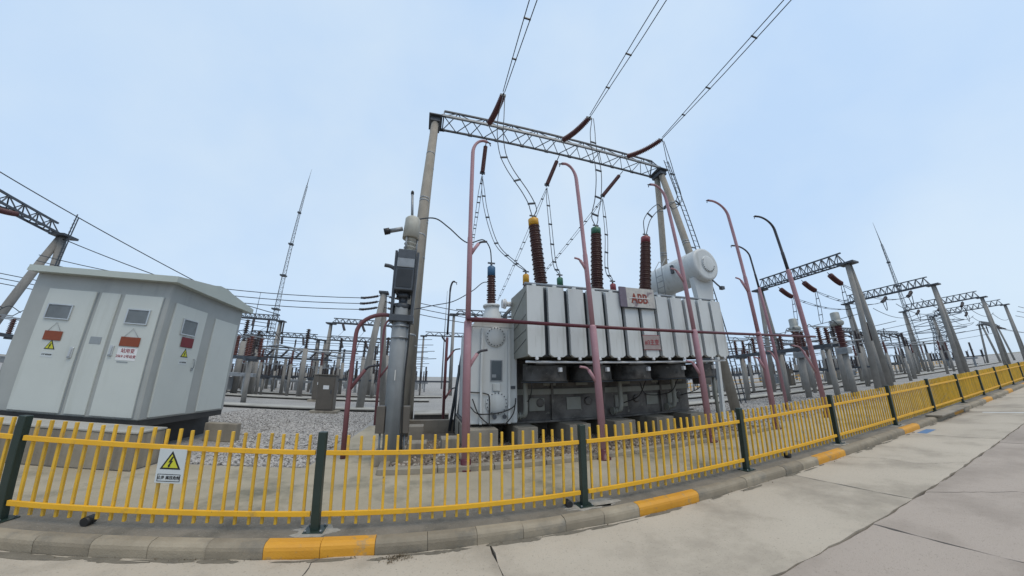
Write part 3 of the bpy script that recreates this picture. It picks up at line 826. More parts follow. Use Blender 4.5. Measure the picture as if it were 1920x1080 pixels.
# tank-wall details below the radiators
for x0 in (2.6, 3.65, 5.15, 6.25, 7.05):
    part(TX, 'jacking_pad', M().box(x0, x0 + .42, TY - .035, TY, .80, 1.12, .006), 'txside')
part(TX, 'wall_rib', M().box(2.25, 7.9, TY - .06, TY, 1.20, 1.34), 'txside')
for x0 in (3.0, 3.95, 5.35, 6.5, 7.35):
    part(TX, 'wall_pad', M().box(x0, x0 + .36, TY - .03, TY, 1.42, 1.82, .006), 'txside')
for x0 in (2.9, 4.3, 5.9, 7.5):
    part(TX, 'inspection_flange', M().lathe((x0, TY, 1.0), (x0, TY - 1, 1.0), [(0, .11), (.04, .11), (.05, .07)], 14), 'txd')
for xx in (3.2, 4.75, 6.75):
    part(TX, 'wall_rib', M().box(xx, xx + .06, TY - .08, TY, .58, 1.9), 'txd')
for (px, flip) in ((2.42, 1), (5.15, 0), (7.05, 0)):
    p = part(TX, 'oil_pipe', M().tube(spline([(px, TY - .30, 1.95), (px, TY - .30, 1.2), (px, TY - .30, .9), (px - .03, TY - .26, .74), (px - .12, TY - .10, .72)]), .062, 10), 'txside')
    part(p, 'valve', M().lathe((px - .10, TY - .16, .72), (px - .22, TY - .16, .72), [(0, .10), (.03, .10), (.03, .06), (.07, .06), (.07, .10), (.1, .10)], 12), 'txside')
for c in ([(2.35, 6.5, 1.5), (2.38, 6.7, 1.2), (2.5, TY - .1, 1.0)], [(5.5, 6.5, 1.5), (5.55, 6.9, 1.1), (5.4, TY - .08, .9)], [(6.6, 6.5, 1.5), (6.55, 6.8, 1.15), (6.2, TY - .1, 1.1), (6.0, TY - .1, 1.45)],
          [(7.75, 6.6, 1.6), (7.8, 6.9, 1.2), (7.5, TY - .1, 1.0)]):
    part(TX, 'cable', M().tube(spline(c), .013, 6), 'black')
part(TX, 'support_post', M().cyl((8.12, 6.6, .05), (8.12, 6.6, 2.0), .05), 'txside')
part(TX, 'control_box', M().box(8.35, 8.75, 7.2, 7.6, 1.3, 1.95, .01), 'txd')
# HV bushings
def bushing(base, top, rb, rt, cap_mt, porc='porc', pitch=.078, capl=.20, below=0.9, name='bushing'):
    b, tp = Vector(base), Vector(top)
    d = (tp - b).normalized(); Lg = (tp - b).length
    root = part(TX, name, M().lathe(b - d * below, b, [(0, rb * 1.5), (below - .05, rb * 1.35), (below - .05, rb * 1.6), (below, rb * 1.6)], 18), 'tx')
    prof = shed_profile(Lg - capl, rb * .70, rb, pitch, rb * .90)
    n = len(prof)
    prof = [(l, r * (1 + (rt / rb - 1) * i / n)) for i, (l, r) in enumerate(prof)]
    part(root, 'porcelain_sheds', M().lathe(b, tp, prof, 20), porc)
    part(root, 'phase_cap', M().lathe(b + d * (Lg - capl), tp, [(0, rt * .92), (capl - .03, rt * .92), (capl, rt * .7)], 16), cap_mt)
    part(root, 'terminal', M().cyl(tp, tp + d * .12, .035, .03, 8).bar(tp + d * .08 + Vector((-.11, 0, .03)), tp + d * .08 + Vector((.11, 0, .03)), .04), 'dsteel')
    return root
bushing((3.24, 7.9, 4.2), (3.02, 7.9, 6.60), .215, .185, 'capy', capl=.26, below=1.15)
bushing((5.16, 7.9, 4.2), (5.36, 7.9, 6.62), .215, .185, 'capg', capl=.26, below=1.15)
bushing((7.05, 7.9, 4.2), (7.50, 7.9, 6.60), .215, .185, 'capr', capl=.26, below=1.15)
bushing((3.12, 9.0, 4.3), (3.12, 9.0, 5.06), .13, .12, 'capy', capl=.33, below=1.2)
bushing((4.40, 9.0, 4.3), (4.40, 9.0, 5.06), .13, .12, 'capg', capl=.33, below=1.2)
bushing((6.60, 9.0, 4.3), (6.60, 9.0, 5.02), .13, .12, 'capr', capl=.33, below=1.2)
bushing((1.70, 8.0, 3.62), (1.68, 8.0, 4.82), .15, .13, 'capb', capl=.30, below=.08, pitch=.065)
part(TX, 'turret', M().lathe((1.72, 8.0, 3.06), (1.72, 8.0, 4), [(0, .31), (.03, .31), (.22, .27), (.40, .21), (.52, .20), (.54, .23), (.57, .23)], 20), 'tx')
part(TX, 'top_pipework', M().tube([(2.05, 8.0, 3.06), (2.1, 8.0, 3.35), (2.35, 8.0, 3.62)], .05, 8).tube([(2.2, 8.3, 3.06), (2.2, 8.3, 3.45)], .06, 8).tube([(1.95, 8.3, 3.1), (2.4, 8.3, 3.3)], .03, 6), 'dsteel')
# conservator
CX, CZ, CR, CY0, CY1 = 9.93, 5.66, .66, 7.5, 10.4
con = part(TX, 'conservator', M().lathe((CX, CY0, CZ), (CX, CY1, CZ), [(0, CR - .10), (.02, CR - .02), (.06, CR), (2.84, CR), (2.88, CR - .02), (2.9, CR - .1)], 36), 'tx')
part(con, 'end_cover', M().lathe((CX + .08, CY0 + .004, CZ), (CX + .08, CY0 - 1, CZ), [(0, .33), (.03, .33), (.04, .30), (.04, .05)], 24), 'tx')
m = M()
for i in range(14):
    a = RAD(150 + i * 15); m.lathe((CX + .08 + .30 * math.cos(a), CY0 - .03, CZ + .30 * math.sin(a)), (CX + .08 + .30 * math.cos(a), CY0 - 1, CZ + .30 * math.sin(a)), [(0, .016), (.025, .016)], 6)
part(con, 'flange_bolts', m, 'dsteel', kind='stuff')
for ya in (7.75, 9.7): part(con, 'saddle', M().prism([(CX - .45, 4.2), (CX + .30, 4.2), (CX + .52, 5.15), (CX - .55, 5.15)], ya, ya + .2, 'xz'), 'tx')
part(con, 'support_frame', M().bar((CX - .2, 7.85, 4.2), (8.1, 7.85, 3.1), .10).bar((CX + .2, 7.85, 4.2), (9.9, 7.85, .05), .12).bar((CX - .2, 9.8, 4.2), (8.1, 9.8, 3.1), .10).bar((CX + .2, 9.8, 4.2), (9.9, 9.8, .05), .12)
     .bar((8.0, 7.85, 3.2), (CX + .2, 7.85, 4.1), .06), 'tx')
ld = M()
for yy in (9.0, 9.38):
    ld.tube([(CX - CR - .14, yy, 4.3), (CX - CR - .14, yy, CZ + .35), (CX - CR * .75, yy, CZ + .75), (CX - .30, yy, CZ + .72)], .018, 6)
for i in range(6): ld.tube([(CX - CR - .14, 9.0, 4.4 + .25 * i), (CX - CR - .14, 9.38, 4.4 + .25 * i)], .014, 6)
part(con, 'ladder', ld, 'steel')
part(con, 'oil_gauge', M().box(CX - CR - .08, CX - CR + .02, 8.5, 8.62, CZ - .1, CZ + .25, .01), 'dsteel')
part(con, 'breather_pipe', M().tube(spline([(CX + .3, 7.6, CZ - .6), (CX + .35, 7.45, CZ - .85), (CX + .45, 7.4, CZ - .95)]), .03, 8).box(CX + .38, CX + .55, 7.34, 7.46, CZ - 1.02, CZ - .9), 'dsteel')
part(con, 'walkway', M().tube([(6.3, 6.9, 3.86), (8.4, 7.2, 3.98)], .025, 6).tube([(6.3, 6.9, 3.76), (8.4, 7.2, 3.86)], .02, 6).tube([(7.0, 7.0, 3.8), (7.6, 7.05, 3.95)], .02, 6), 'white')
# top handrail pipe
part(TX, 'spray_rail', M().tube([(2.4, 6.75, 3.80), (5.9, 6.75, 3.82)], .022, 8), 'steel')
# ABB board and number plate
t = thing('board', 'weathered silver board with red letters fixed on the radiator tops', 'sign', (5.15, 6.0, 3.6))
part(t, 'board_panel', M().box(4.66, 5.70, 6.03, 6.06, 3.32, 3.84, .004), 'board')
part(t, 'board_edge', M().box(4.60, 4.80, 6.022, 6.067, 3.315, 3.845, .003), 'purple')
part(t, 'board_trim', M().box(4.62, 5.71, 6.018, 6.069, 3.30, 3.3148), 'gap')
text_part(t, 'lettering', 'ABB', .36, (5.20, 6.026, 3.545), FRONT, 'letter', .004, .80, .018)
part(t, 'lettering_line', M().box(4.88, 5.53, 6.016, 6.021, 3.56, 3.575), 'white')
t = thing('number_plate', 'small grey plate with red characters on the radiators', 'sign', (5.45, 6.08, 2.45))
part(t, 'plate', M().box(5.20, 5.73, 6.07, 6.085, 2.26, 2.61, .003), 'plate')
for za in (2.245, 2.6115): part(t, 'plate_border', M().box(5.185, 5.745, 6.074, 6.089, za, za + .0135), 'capr')
text_part(t, 'lettering', '#3主变', .155, (5.465, 6.066, 2.43), FRONT, 'symr', .002, .95)

# ================================================================== deluge pipes
def deluge(label, x, y, zt, armdir, arm=.45, r=.076, mt='pink', step=2.70, branches=(), rtop=.035, base='maroon', topmt=None, lean=0.0, group='pink spray pipes round the transformer'):
    t = thing('spray_pipe', label, 'pipe', (x, y, 0), group)
    if base:
        part(t, 'foot', M().lathe((x, y, .004), (x, y, 1), [(0, r * 1.9), (.03, r * 1.9), (.03, r * 1.25), (.18, r * 1.25), (.2, r)], 14), base)
    if step:
        part(t, 'lower_pipe', M().lathe((x, y, .18 if base else .01), (x, y, 9), [(0, r), (step - .2, r), (step - .16, r * .72)], 14), mt)
        z0, rm = step - .06, r * .72
    else: z0, rm = .01, r
    ax, ay = armdir
    zc = zt - .45
    tp = [(x, y, z0), (x, y, z0 + (zc - z0) * .45), (x, y, z0 + (zc - z0) * .46), (x, y, zc)]
    for a in range(1, 9):
        g_ = RAD(90 * a / 8)
        tp.append((x + ax * arm * .75 * (1 - math.cos(g_)), y + ay * arm * .75 * (1 - math.cos(g_)), zc + .45 * math.sin(g_)))
    tp.append((x + ax * arm, y + ay * arm, zt - .02))
    rs = [rm, rm, rm * .85] + [rm * .85] + [max(rtop, rm * (.85 - .05 * a)) for a in range(1, 9)] + [rtop]
    part(t, 'upper_pipe', M().tube(tp, rs, 12), topmt or mt)
    t.rotation_euler = (0, -lean, 0)
    e = Vector((x + ax * arm, y + ay * arm, zt - .02))
    part(t, 'nozzle', M().cyl(e, e + Vector((ax * .09, ay * .09, -.03)), .022, .014, 8).cyl(e + Vector((ax * .04, ay * .04, 0)), e + Vector((ax * .08, ay * .08, -.11)), .012, n=6), 'darkpipe')
    for (z, dx, dy, ln) in branches:
        P = [(x + dx * r * .3, y + dy * r * .3, z), (x + dx * ln * .30, y + dy * ln * .30, z + ln * .42), (x + dx * ln * .55, y + dy * ln * .55, z + ln * .80)]
        br = part(t, 'branch', M().tube(P, .036, 10), mt)
        part(br, 'nozzle', M().tube(spline([P[-1], (x + dx * ln * .72, y + dy * ln * .72, z + ln * .93), (x + dx * ln * 1.1, y + dy * ln * 1.1, z + ln * 1.0)], 4), .024, 8), 'darkpipe' if dx > 0 else mt)
    return t
deluge('pink spray pipe left of the transformer, nearest the fence', .80, 5.74, 7.28, (1, 0), .36, branches=((4.14, 1, 0, .34), (1.78, 1, 0, .36)), lean=.017)
deluge('pink spray pipe in front of the radiators, left of the board', 3.52, 5.58, 6.95, (-1, 0), .37, branches=((4.02, -1, 0, .26), (1.48, -1, 0, .36)), lean=.024)
deluge('pink spray pipe in front of the right-hand radiators', 6.56, 5.62, 7.0, (-1, 0), .50, branches=((4.0, -1, 0, .36), (1.55, -1, 0, .40)), lean=.030)
deluge('pink spray pipe just right of the radiators with drooping dark tip', 9.24, 5.66, 7.02, (-1, 0), .82, branches=((3.95, -1, 0, .42), (1.6, -1, 0, .4)), lean=.020)
deluge('pink spray pipe with a long black upper arm furthest right', 12.18, 5.72, 7.02, (-1, 0), 1.0, branches=((1.4, -1, 0, 1.0),), topmt='darkpipe', step=5.0, lean=.06)
deluge('thinner pink spray pipe with black hook behind the right-hand pink pipes', 13.75, 7.84, 7.02, (-1, 0), 1.1, r=.06, topmt='darkpipe', step=5.1, branches=((1.9, -1, 0, .5),), lean=.05)
deluge('dull red pipe behind the right end of the transformer', 8.55, 9.6, 2.9, (1, 0), .3, mt='maroon', r=.05, step=None, base=None, branches=((1.0, -1, 0, .3),))
deluge('dusty red curved pipe on the gravel beside the concrete path', -1.50, 6.78, 2.94, (1, 0), .75, r=.052, mt='dred', step=None, base=None, rtop=.045, branches=((1.35, 1, 0, .5),))
deluge('dusty red curved pipe at the far end of the concrete path', -1.57, 11.4, 3.75, (1, 0), .4, r=.05, mt='dred', step=None, base=None, branches=((1.6, 1, 0, .6),))
deluge('dull red pipe with thin black hooked top left of the transformer', .70, 10.86, 5.2, (1, 0), .16, r=.05, mt='dred', step=3.2, topmt='darkpipe', base=None, branches=((2.2, 1, 0, .45), (.9, 1, 0, .4)))
single('spray_header', M().tube([(.70, 5.62, 2.72), (12.3, 5.62, 2.60)], .038, 12), 'maroon', 'long maroon spray header pipe running level across the radiators', 'pipe', (6.5, 5.62, 2.66))

# ================================================================== gantry above the transformer
G = thing('gantry', 'steel lattice gantry on concrete A-frame poles over the transformer', 'gantry', (6, 10.9, 0))
GX0, GX1, GY, GZ = -.55, 12.2, 10.9, 13.0
for gx in (GX0, GX1):
    for sgn, yb in ((-1, 9.03), (1, 12.78)):
        if gx == GX0 and sgn < 0:
            pass
        p0, p1 = Vector((gx, yb, 0)), Vector((gx, GY + sgn * .16, GZ - .05))
        pl = part(G, 'pole', M().tube([p0, p1], [.20, .165], 20), 'pole')
        for fr in (.22, .5, .62, .63, .82):
            q = p0.lerp(p1, fr); dd = (p1 - p0).normalized()
            part(pl, 'joint_band', M().cyl(q - dd * .03, q + dd * .03, .20 - .035 * fr + .006, n=20), 'steel')
    part(G, 'pole_cap', M().box(gx - .30, gx + .30, GY - .5, GY + .5, GZ - .05, GZ + .02, .01).box(gx - .22, gx + .22, GY - .38, GY + .38, GZ - .30, GZ - .05, .01), 'dsteel')
    part(G, 'tie_bar', M().bar((gx, 9.9, 6.1), (gx, 11.9, 6.1), .10), 'dsteel')
bA = (10.5, 13.06); bC = (11.3, 12.98); bT = (10.9, 13.80)
part(G, 'chord', M().bar((GX0 + .25, bA[0], bA[1]), (GX1 - .2, bA[0], bA[1]), .10), 'steel')
part(G, 'chord', M().bar((GX0 + .25, bC[0], bC[1]), (GX1 - .2, bC[0], bC[1]), .08), 'dsteel')
part(G, 'chord', M().bar((GX0 + .35, bT[0], bT[1]), (GX1 - .3, bT[0], bT[1]), .08), 'dsteel')
nb = 9
xa = [GX0 + .35 + (GX1 - GX0 - .65) * i / nb for i in range(nb + 1)]
plate_m = M().box(-.10, .10, -.008, .008, -.10, .10).mesh('gusset_plate', 'dsteel')
for i in range(nb):
    xm = (xa[i] + xa[i + 1]) / 2
    for (f0, f1) in ((bC, bT), (bA, bT), (bA, bC)):
        part(G, 'brace', M().bar((xa[i], *f0), (xm, *f1), .032), 'dsteel')
        part(G, 'brace', M().bar((xm, *f1), (xa[i + 1], *f0), .032), 'dsteel')
    mpart(G, 'gusset_plate', plate_m, (xa[i], bC[0], bC[1]))
    mpart(G, 'gusset_plate', plate_m, (xa[i], bA[0], bA[1]))
for xe in (GX0 + .35, GX1 - .3):
    for (f0, f1) in ((bC, bT), (bA, bT), (bA, bC)): part(G, 'brace', M().bar((xe, *f0), (xe, *f1), .05), 'dsteel')
# ladder on the right front leg
lp0, lp1 = Vector((12.62, 9.05, .3)), Vector((12.62, 10.66, 13.9))
for dx in (0, .32):
    part(G, 'ladder_rail', M().bar(lp0 + Vector((dx, 0, 0)), lp1 + Vector((dx, 0, 0)), .035), 'dsteel')
rung = M().cyl((0, 0, 0), (.36, 0, 0), .013, n=6).mesh('ladder_rung', 'dsteel')
for i in range(42): mpart(G, 'ladder_rung', rung, lp0.lerp(lp1, (i + .5) / 42))
for fr in (.35, .55, .75): 
    q = lp0.lerp(lp1, fr); part(G, 'ladder_bracket', M().bar(q + Vector((-.4, 0, 0)), q, .05), 'dsteel')

# insulator strings and twin conductors
def twin(label, path, sep=.20, r=.018, sp=6, cat='conductor', group=None, axis=None, mt='wire'):
    t = thing('twin_conductor', label, cat, path[0], group)
    P = [Vector(p) for p in path]
    off = []
    for i in range(len(P)):
        d = (P[min(i + 1, len(P) - 1)] - P[max(i - 1, 0)]).normalized()
        a = Vector(axis) if axis else d.cross(Vector((0, 0, 1)))
        if a.length < .05: a = Vector((1, 0, 0))
        a = (a - d * a.dot(d)).normalized(); off.append(a)
    fade = [min(1, .3 + 6 * min(i, len(P) - 1 - i) / len(P)) for i in range(len(P))]
    for sg in (-1, 1):
        part(t, 'wire', M().tube([p + o_ * (sg * sep / 2 * f) for p, o_, f in zip(P, off, fade)], r, 6), mt)
    n = len(P)
    for j in range(1, sp + 1):
        i = int(j * (n - 1) / (sp + 1))
        part(t, 'spacer', M().bar(P[i] - off[i] * (sep / 2 * fade[i] + .02), P[i] + off[i] * (sep / 2 * fade[i] + .02), .05), mt)
    return t
def tension(label, p0, p1, sagz, r=.125, mt='poly', group=None, links=.35, pitch=.085):
    p0, p1 = Vector(p0), Vector(p1)
    t = thing('insulator_string', label, 'insulator', p0, group)
    P = sag(p0, p1, sagz, 16)
    d0 = (P[1] - P[0]).normalized(); d1 = (P[-1] - P[-2]).normalized()
    part(t, 'disc_stack', disc_string(M(), P, r, pitch, r * .62), mt)
    part(t, 'link', M().tube([P[0] - d0 * links, P[0]], .025, 6), 'dsteel')
    part(t, 'yoke_plate', M().bar(P[-1] - Vector((.12, 0, 0)), P[-1] + Vector((.12, 0, 0)), .05, .12).tube([P[-1], P[-1] + d1 * .12], .03, 6), 'dsteel')
    return t
names = ('leftmost', 'middle', 'rightmost')
sx_ = (1.92, 5.72, 9.55); ex_ = (2.14, 6.23, 10.38)
for i in range(3):
    tension('dark red-brown tension insulator string on the near side of the gantry beam, %s of three' % names[i],
            (sx_[i], 10.30, 13.0), (ex_[i], 8.65, 12.93), .12, .14, group='tension strings on the gantry beam')
    e = Vector((ex_[i], 8.5, 12.95))
    far = Vector(((2.14, 5.25, 8.2)[i], -22, 13.1))
    twin('overhead twin conductor leaving the gantry towards the road, %s of three' % names[i], sag(e, far, .25, 40), .24, .017, 16, group='overhead twin conductors', axis=(1, 0, 0))
ss = ((1.95, 1.85), (5.75, 5.11), (9.6, 8.31))
for i in range(3):
    a = Vector((ss[i][0], 11.3, 12.45)); b = Vector((ss[i][1], 11.3, 10.82))
    t = tension('red-brown hanging insulator string under the gantry beam, %s of three' % names[i], a, b, 0, .105, group='hanging strings under the gantry beam', links=.5)
jump = ([(2.17, 8.6, 12.85), (2.0, 8.43, 10.9), (2.06, 8.35, 9.6), (2.31, 8.25, 8.75), (2.83, 8.07, 7.72), (3.04, 7.95, 7.1), (3.02, 7.9, 6.72)],
        [(6.36, 8.55, 12.85), (6.1, 8.43, 11.2), (6.02, 8.23, 9.52), (5.72, 8.06, 8.07), (5.42, 7.95, 7.2), (5.37, 7.9, 6.74)],
        [(10.36, 8.5, 12.72), (10.25, 8.38, 10.77), (10.2, 8.26, 9.2), (9.5, 8.2, 8.5), (8.7, 8.1, 8.3), (7.85, 8.0, 7.5), (7.51, 7.9, 6.72)])
capn = ('yellow', 'green', 'red')
for i in range(3):
    twin('twin jumper wire dropping to the tall bushing with the %s cap' % capn[i], spline(jump[i], 8), .24, .017, 4, 'jumper wire', 'jumpers to the tall bushings', axis=(1, .0, .15))
low = ([(1.84, 11.3, 10.6), (1.95, 10.73, 8.55), (2.31, 10.15, 6.69), (2.80, 9.5, 5.74), (3.12, 9.0, 5.2)],
       [(5.09, 11.3, 10.6), (4.83, 10.53, 8.13), (4.58, 9.77, 6.0), (4.40, 9.0, 5.2)],
       [(8.29, 11.3, 10.57), (7.68, 10.53, 8.04), (6.95, 9.77, 6.0), (6.60, 9.0, 5.15)])
for i in range(3):
    twin('twin jumper wire from hanging string to the small bushing with the %s cap' % capn[i], spline(low[i], 8), .13, .015, 5, 'jumper wire', 'jumpers to the small bushings', axis=(1, 0, 0))
back = ((1.86, 3.5, 14.1), (5.1, 7.2, 10.6), (8.3, 10.6, 12.0))
ends = ((3.3, 25, 12.9), (6.6, 28, 9.2), (9.6, 26, 10.4))
for i in range(3):
    twin('straight twin conductor running back from a hanging string into the yard, %s of three' % names[i], sag((ss[i][1], 11.3, 10.65), ends[i], .15, 20), .16, .014, 12, group='twin conductors running into the yard', axis=(1, 0, 0))
single('jumper_wire', M().tube(spline([(1.68, 8.0, 4.95), (1.57, 7.73, 5.28), (1.31, 7.47, 5.40), (.83, 7.2, 5.12), (.3, 6.93, 5.36), (-.06, 6.67, 5.42), (-.5, 6.4, 5.17)]), .017, 6), 'wire', 'single black wire looping from the blue-capped bushing to the column head', 'jumper wire', (1.68, 8, 4.95))
single('jumper_wire', M().tube(spline([(1.74, 8.05, 4.32), (1.48, 8.2, 4.36), (1.2, 8.4, 4.14), (.68, 8.6, 3.83), (.15, 8.8, 3.72), (-.45, 9.0, 3.6)]), .013, 6), 'wire', 'thin black wire sagging from the side of the blue-capped bushing to the pole', 'jumper wire', (1.74, 8.05, 4.3))
# slim leaning rods left of the tank
single('rod_bundle', M().tube([(1.22, 9.4, 3.3), (.80, 9.4, .1)], .045, 8).tube([(1.30, 9.5, 3.2), (1.0, 9.5, .1)], .03, 8).tube([(1.0, 9.3, 2.0), (.92, 9.3, .1)], .025, 8), 'dsteel', 'leaning bundle of thin dark pipes at the left end of the transformer', 'pipes', (1, 9.4, 0))

# ================================================================== neutral-point column
N = thing('equipment_column', 'concrete column carrying a dark switch housing and pale cap left of the transformer', 'column', (-.56, 6.4, 0))
cxn, cyn = -.555, 6.42
part(N, 'column', M().tube([(cxn + .02, cyn, .05), (cxn - .02, cyn, 3.1)], [.185, .165], 8), 'colgrey')
part(N, 'footing', M().box(cxn - .30, cxn + .38, cyn - .26, cyn + .3, 0, .22, .012), 'conc')
for sgn in (-1, 1):
    part(N, 'side_arm', M().bar((cxn + sgn * .20, cyn - .05, 2.70), (cxn + sgn * .23 - .02, cyn - .05, 4.28), .05, .22, (0, 1, 0)), 'dsteel')
part(N, 'clamp', M().box(cxn - .24, cxn + .24, cyn - .2, cyn + .2, 2.72, 2.86, .01), 'dsteel')
part(N, 'mechanism', M().lathe((cxn - .01, cyn, 2.95), (cxn - .01, cyn, 4), [(0, .10), (.08, .17), (.16, .17), (.18, .09), (.30, .09), (.30, .15), (.38, .15)], 16), 'dsteel')
hb = part(N, 'housing', M().box(cxn - .20, cxn + .17, cyn - .28, cyn + .2, 3.36, 4.28, .015), 'dsteel')
part(hb, 'cover_plate', M().box(cxn - .19, cxn + .16, cyn - .30, cyn - .282, 3.86, 4.06, .004), 'steel')
part(hb, 'window', M().box(cxn - .17, cxn + .14, cyn - .29, cyn - .282, 3.42, 3.82, .004), 'gap')
part(N, 'arrester', M().lathe((cxn + .0, cyn, 4.28), (cxn + .0, cyn, 5), shed_profile(.40, .07, .13, .10), 16), 'offwhite')
part(N, 'head_cap', M().lathe((cxn - .0, cyn, 4.66), (cxn - .0, cyn, 6), [(0, .17), (.0, .185), (.50, .17), (.54, .14)], 24), 'offwhite')
for a in range(3):
    part(N, 'support_rod', M().cyl((cxn + .15 * math.cos(a * 2.1), cyn + .15 * math.sin(a * 2.1), 4.28), (cxn + .15 * math.cos(a * 2.1), cyn + .15 * math.sin(a * 2.1), 4.7), .02, n=8), 'steel')
part(N, 'top_rod', M().tube([(cxn - .02, cyn, 5.18), (cxn - .09, cyn, 5.86)], .030, 10), 'steel')
part(N, 'top_rod_tip', M().tube([(cxn - .09, cyn, 5.86), (cxn - .095, cyn, 5.93), (cxn - .1, cyn, 5.96)], [.038, .036, .015], 10), 'black')
hn = part(N, 'side_horn', M().tube([(cxn - .2, cyn, 4.90), (cxn - .50, cyn, 4.80)], .05, 12), 'steel')
part(hn, 'horn_end', M().tube([(cxn - .48, cyn, 4.81), (cxn - .60, cyn, 4.77)], .075, 12), 'black')
part(N, 'lower_horn', M().tube(spline([(cxn - .22, cyn, 3.88), (cxn - .35, cyn, 3.95), (cxn - .48, cyn, 3.97)]), .042, 10), 'dsteel')
part(N, 'conduit', M().tube(spline([(cxn + .17, cyn - .12, 3.4), (cxn + .185, cyn - .12, 2.3), (cxn + .17, cyn - .13, 1.6), (cxn + .18, cyn - .12, .9), (cxn + .2, cyn - .12, .25)]), .016, 6), 'black')
for z in (2.62, 2.38): part(N, 'strap', M().cyl((cxn, cyn, z), (cxn, cyn, z + .035), .182, n=20), 'steel')
part(N, 'mark', M().box(cxn - .02, cxn + .0, cyn - .19, cyn - .178, 1.55, 1.75), 'whitep')
for (x0, x1, lab) in ((-.86, -.70, 'left'), (-.40, -.24, 'right')):
    b = part(N, 'mechanism_box', M().box(x0, x1, cyn - .12, cyn + .12, .56, 1.06, .008), 'brown')
    part(b, 'box_leg', M().cyl(((x0 + x1) / 2, cyn, .1), ((x0 + x1) / 2, cyn, .56), .02, n=8), 'steel')
single('concrete_block', M().box(-.26, .12, 6.5, 6.85, .02, .34, .012), 'conc', 'grey concrete block beside the foot of the equipment column', 'block', (-.1, 6.65, 0))
single('concrete_block', M().box(-.30, .05, 7.6, 8.0, .02, .50, .012), 'brick', 'brownish block behind the equipment column', 'block', (-.1, 7.8, 0))
single('concrete_block', M().box(.42, .80, 6.75, 7.15, .02, .36, .012), 'conc', 'grey block among the pebbles beside the nearest pink pipe', 'block', (.6, 7, 0))
single('low_wall', M().box(-.45, 1.0, 9.5, 9.65, 0, .40, .01), 'brick', 'low stained wall at the back left of the pebble bed', 'wall', (.2, 9.6, 0))

# ================================================================== yard equipment: builders at the origin, then copied
HB = 'yard equipment'
def portal(label, x, y0, y1, h, r=.175, aframe=.95, along='y', n=12, ins=True, group='concrete pole portals in the yard', dh=.75):
    """two A-frames and a lattice beam; beam along y (or x)"""
    def W(a, b, z): return (x + b, a, z) if along == 'y' else (a, x + b, z)
    t = thing('portal', label, 'portal', W((y0 + y1) / 2, 0, 0), group)
    for yy in (y0, y1):
        for sg in (-1, 1):
            part(t, 'pole', M().tube([W(yy, sg * aframe, 0), W(yy, sg * .15, h - .02)], [r, r * .82], 12), 'pole2')
        s_ = .45
        a, b = Vector(W(yy - s_, -s_, h - .02)), Vector(W(yy + s_, s_, h + .10))
        part(t, 'pole_cap', M().box(min(a.x, b.x), max(a.x, b.x), min(a.y, b.y), max(a.y, b.y), a.z, b.z), 'dsteel')
    C = ((-.32, h + .14), (.32, h + .14), (0, h + .14 + dh))
    ch = M(); br = M()
    for (b, z) in C: ch.bar(W(y0 + .2, b, z), W(y1 - .2, b, z), .09)
    for i in range(n):
        a0 = y0 + .2 + (y1 - y0 - .4) * i / n; a1 = y0 + .2 + (y1 - y0 - .4) * (i + 1) / n; am = (a0 + a1) / 2
        for f0, f1 in ((0, 2), (1, 2), (0, 1)):
            br.bar(W(a0, *C[f0]), W(am, *C[f1]), .045).bar(W(am, *C[f1]), W(a1, *C[f0]), .045)
    part(t, 'chords', ch, 'dsteel'); part(t, 'lattice', br, 'dsteel')
    return t
# right-hand portals (beam across the view, along y)
pr = [('nearest concrete portal on the right, with three dark red strings', 25.7, 8.6, 14.9, 8.0),
      ('second concrete portal on the right, between the near portal and the tall mast', 42.7, 8.5, 15.5, 8.0),
      ('third concrete portal on the right, in front of the lattice tower', 60.5, 8.4, 15.8, 8.0),
      ('farthest concrete portal at the right edge', 75.5, 8.6, 16.4, 8.0)]
for lab, x, a, b, h in pr: portal(lab, x, a, b, h)
k = 0
for (x, a, b, h) in [p[1:] for p in pr]:
    wh = ('nearest', 'second', 'third', 'farthest')[k // 3]; pos = ('closest to the fence', 'middle of three', 'farthest from the fence')
    for j in range(3):
        yy = a + (b - a) * (.22 + .28 * j)
        d = 1 if k < 3 else -1
        p0 = Vector((x + d * .5, yy, h - .25)); p1 = Vector((x + d * 1.8, yy, h - .75))
        tension('thick dark red string under the nearest right-hand portal, %s' % pos[j] if k < 3 else 'dark string right of the %s right-hand portal beam, %s' % (wh, pos[j]), p0, p1, .06, .19 if k < 3 else .15, 'poly' if k < 3 else 'dporc', 'strings under the right-hand portals')
        q = p1 + Vector((.1 * d, 0, -.05))
        if k < 3:
            twin('twin drop wire from the nearest right-hand portal, %s' % pos[j], spline([q, q + Vector((-.15, 0, -1.2)), q + Vector((-.9, -.2, -2.6))], 8), .22, .02, 3, 'jumper wire', 'drop wires below the right-hand portal')
            twin('twin bus wire between the first two right-hand portals, %s' % pos[j], sag(q, (x + 15.4, yy, h - .7), .7, 16), .22, .018, 6, group='bus wires between right-hand portals', axis=(0, 1, 0))
        else:
            tension('dark string left of the %s right-hand portal beam, %s' % (wh, pos[j]), Vector((x - .5, yy, h - .2)), Vector((x - 1.7, yy, h - .75)), .06, .14, 'dporc', 'strings under the right-hand portals')
            single('jumper_wire', M().tube(sag(Vector((x - 1.7, yy, h - .75)), Vector((x + 1.8, yy, h - .75)) if d > 0 else Vector((x - 1.8, yy - .3, h - .75)), .9), .03, 5), 'wire', 'looped jumper wire under the %s right-hand portal, %s' % (wh, pos[j]), 'jumper wire', (x, yy, h - 1), 'jumper loops under the right-hand portals')
            single('bus_wire', M().tube(sag((x + 1.8, yy, h - .75), (x + 15.5, yy, h - .75), .8), .03, 5), 'wire', 'bus wire strung on beyond the %s right-hand portal, %s' % (wh, pos[j]), 'wire', (x, yy, h - 1), 'bus wires between right-hand portals')
        k += 1
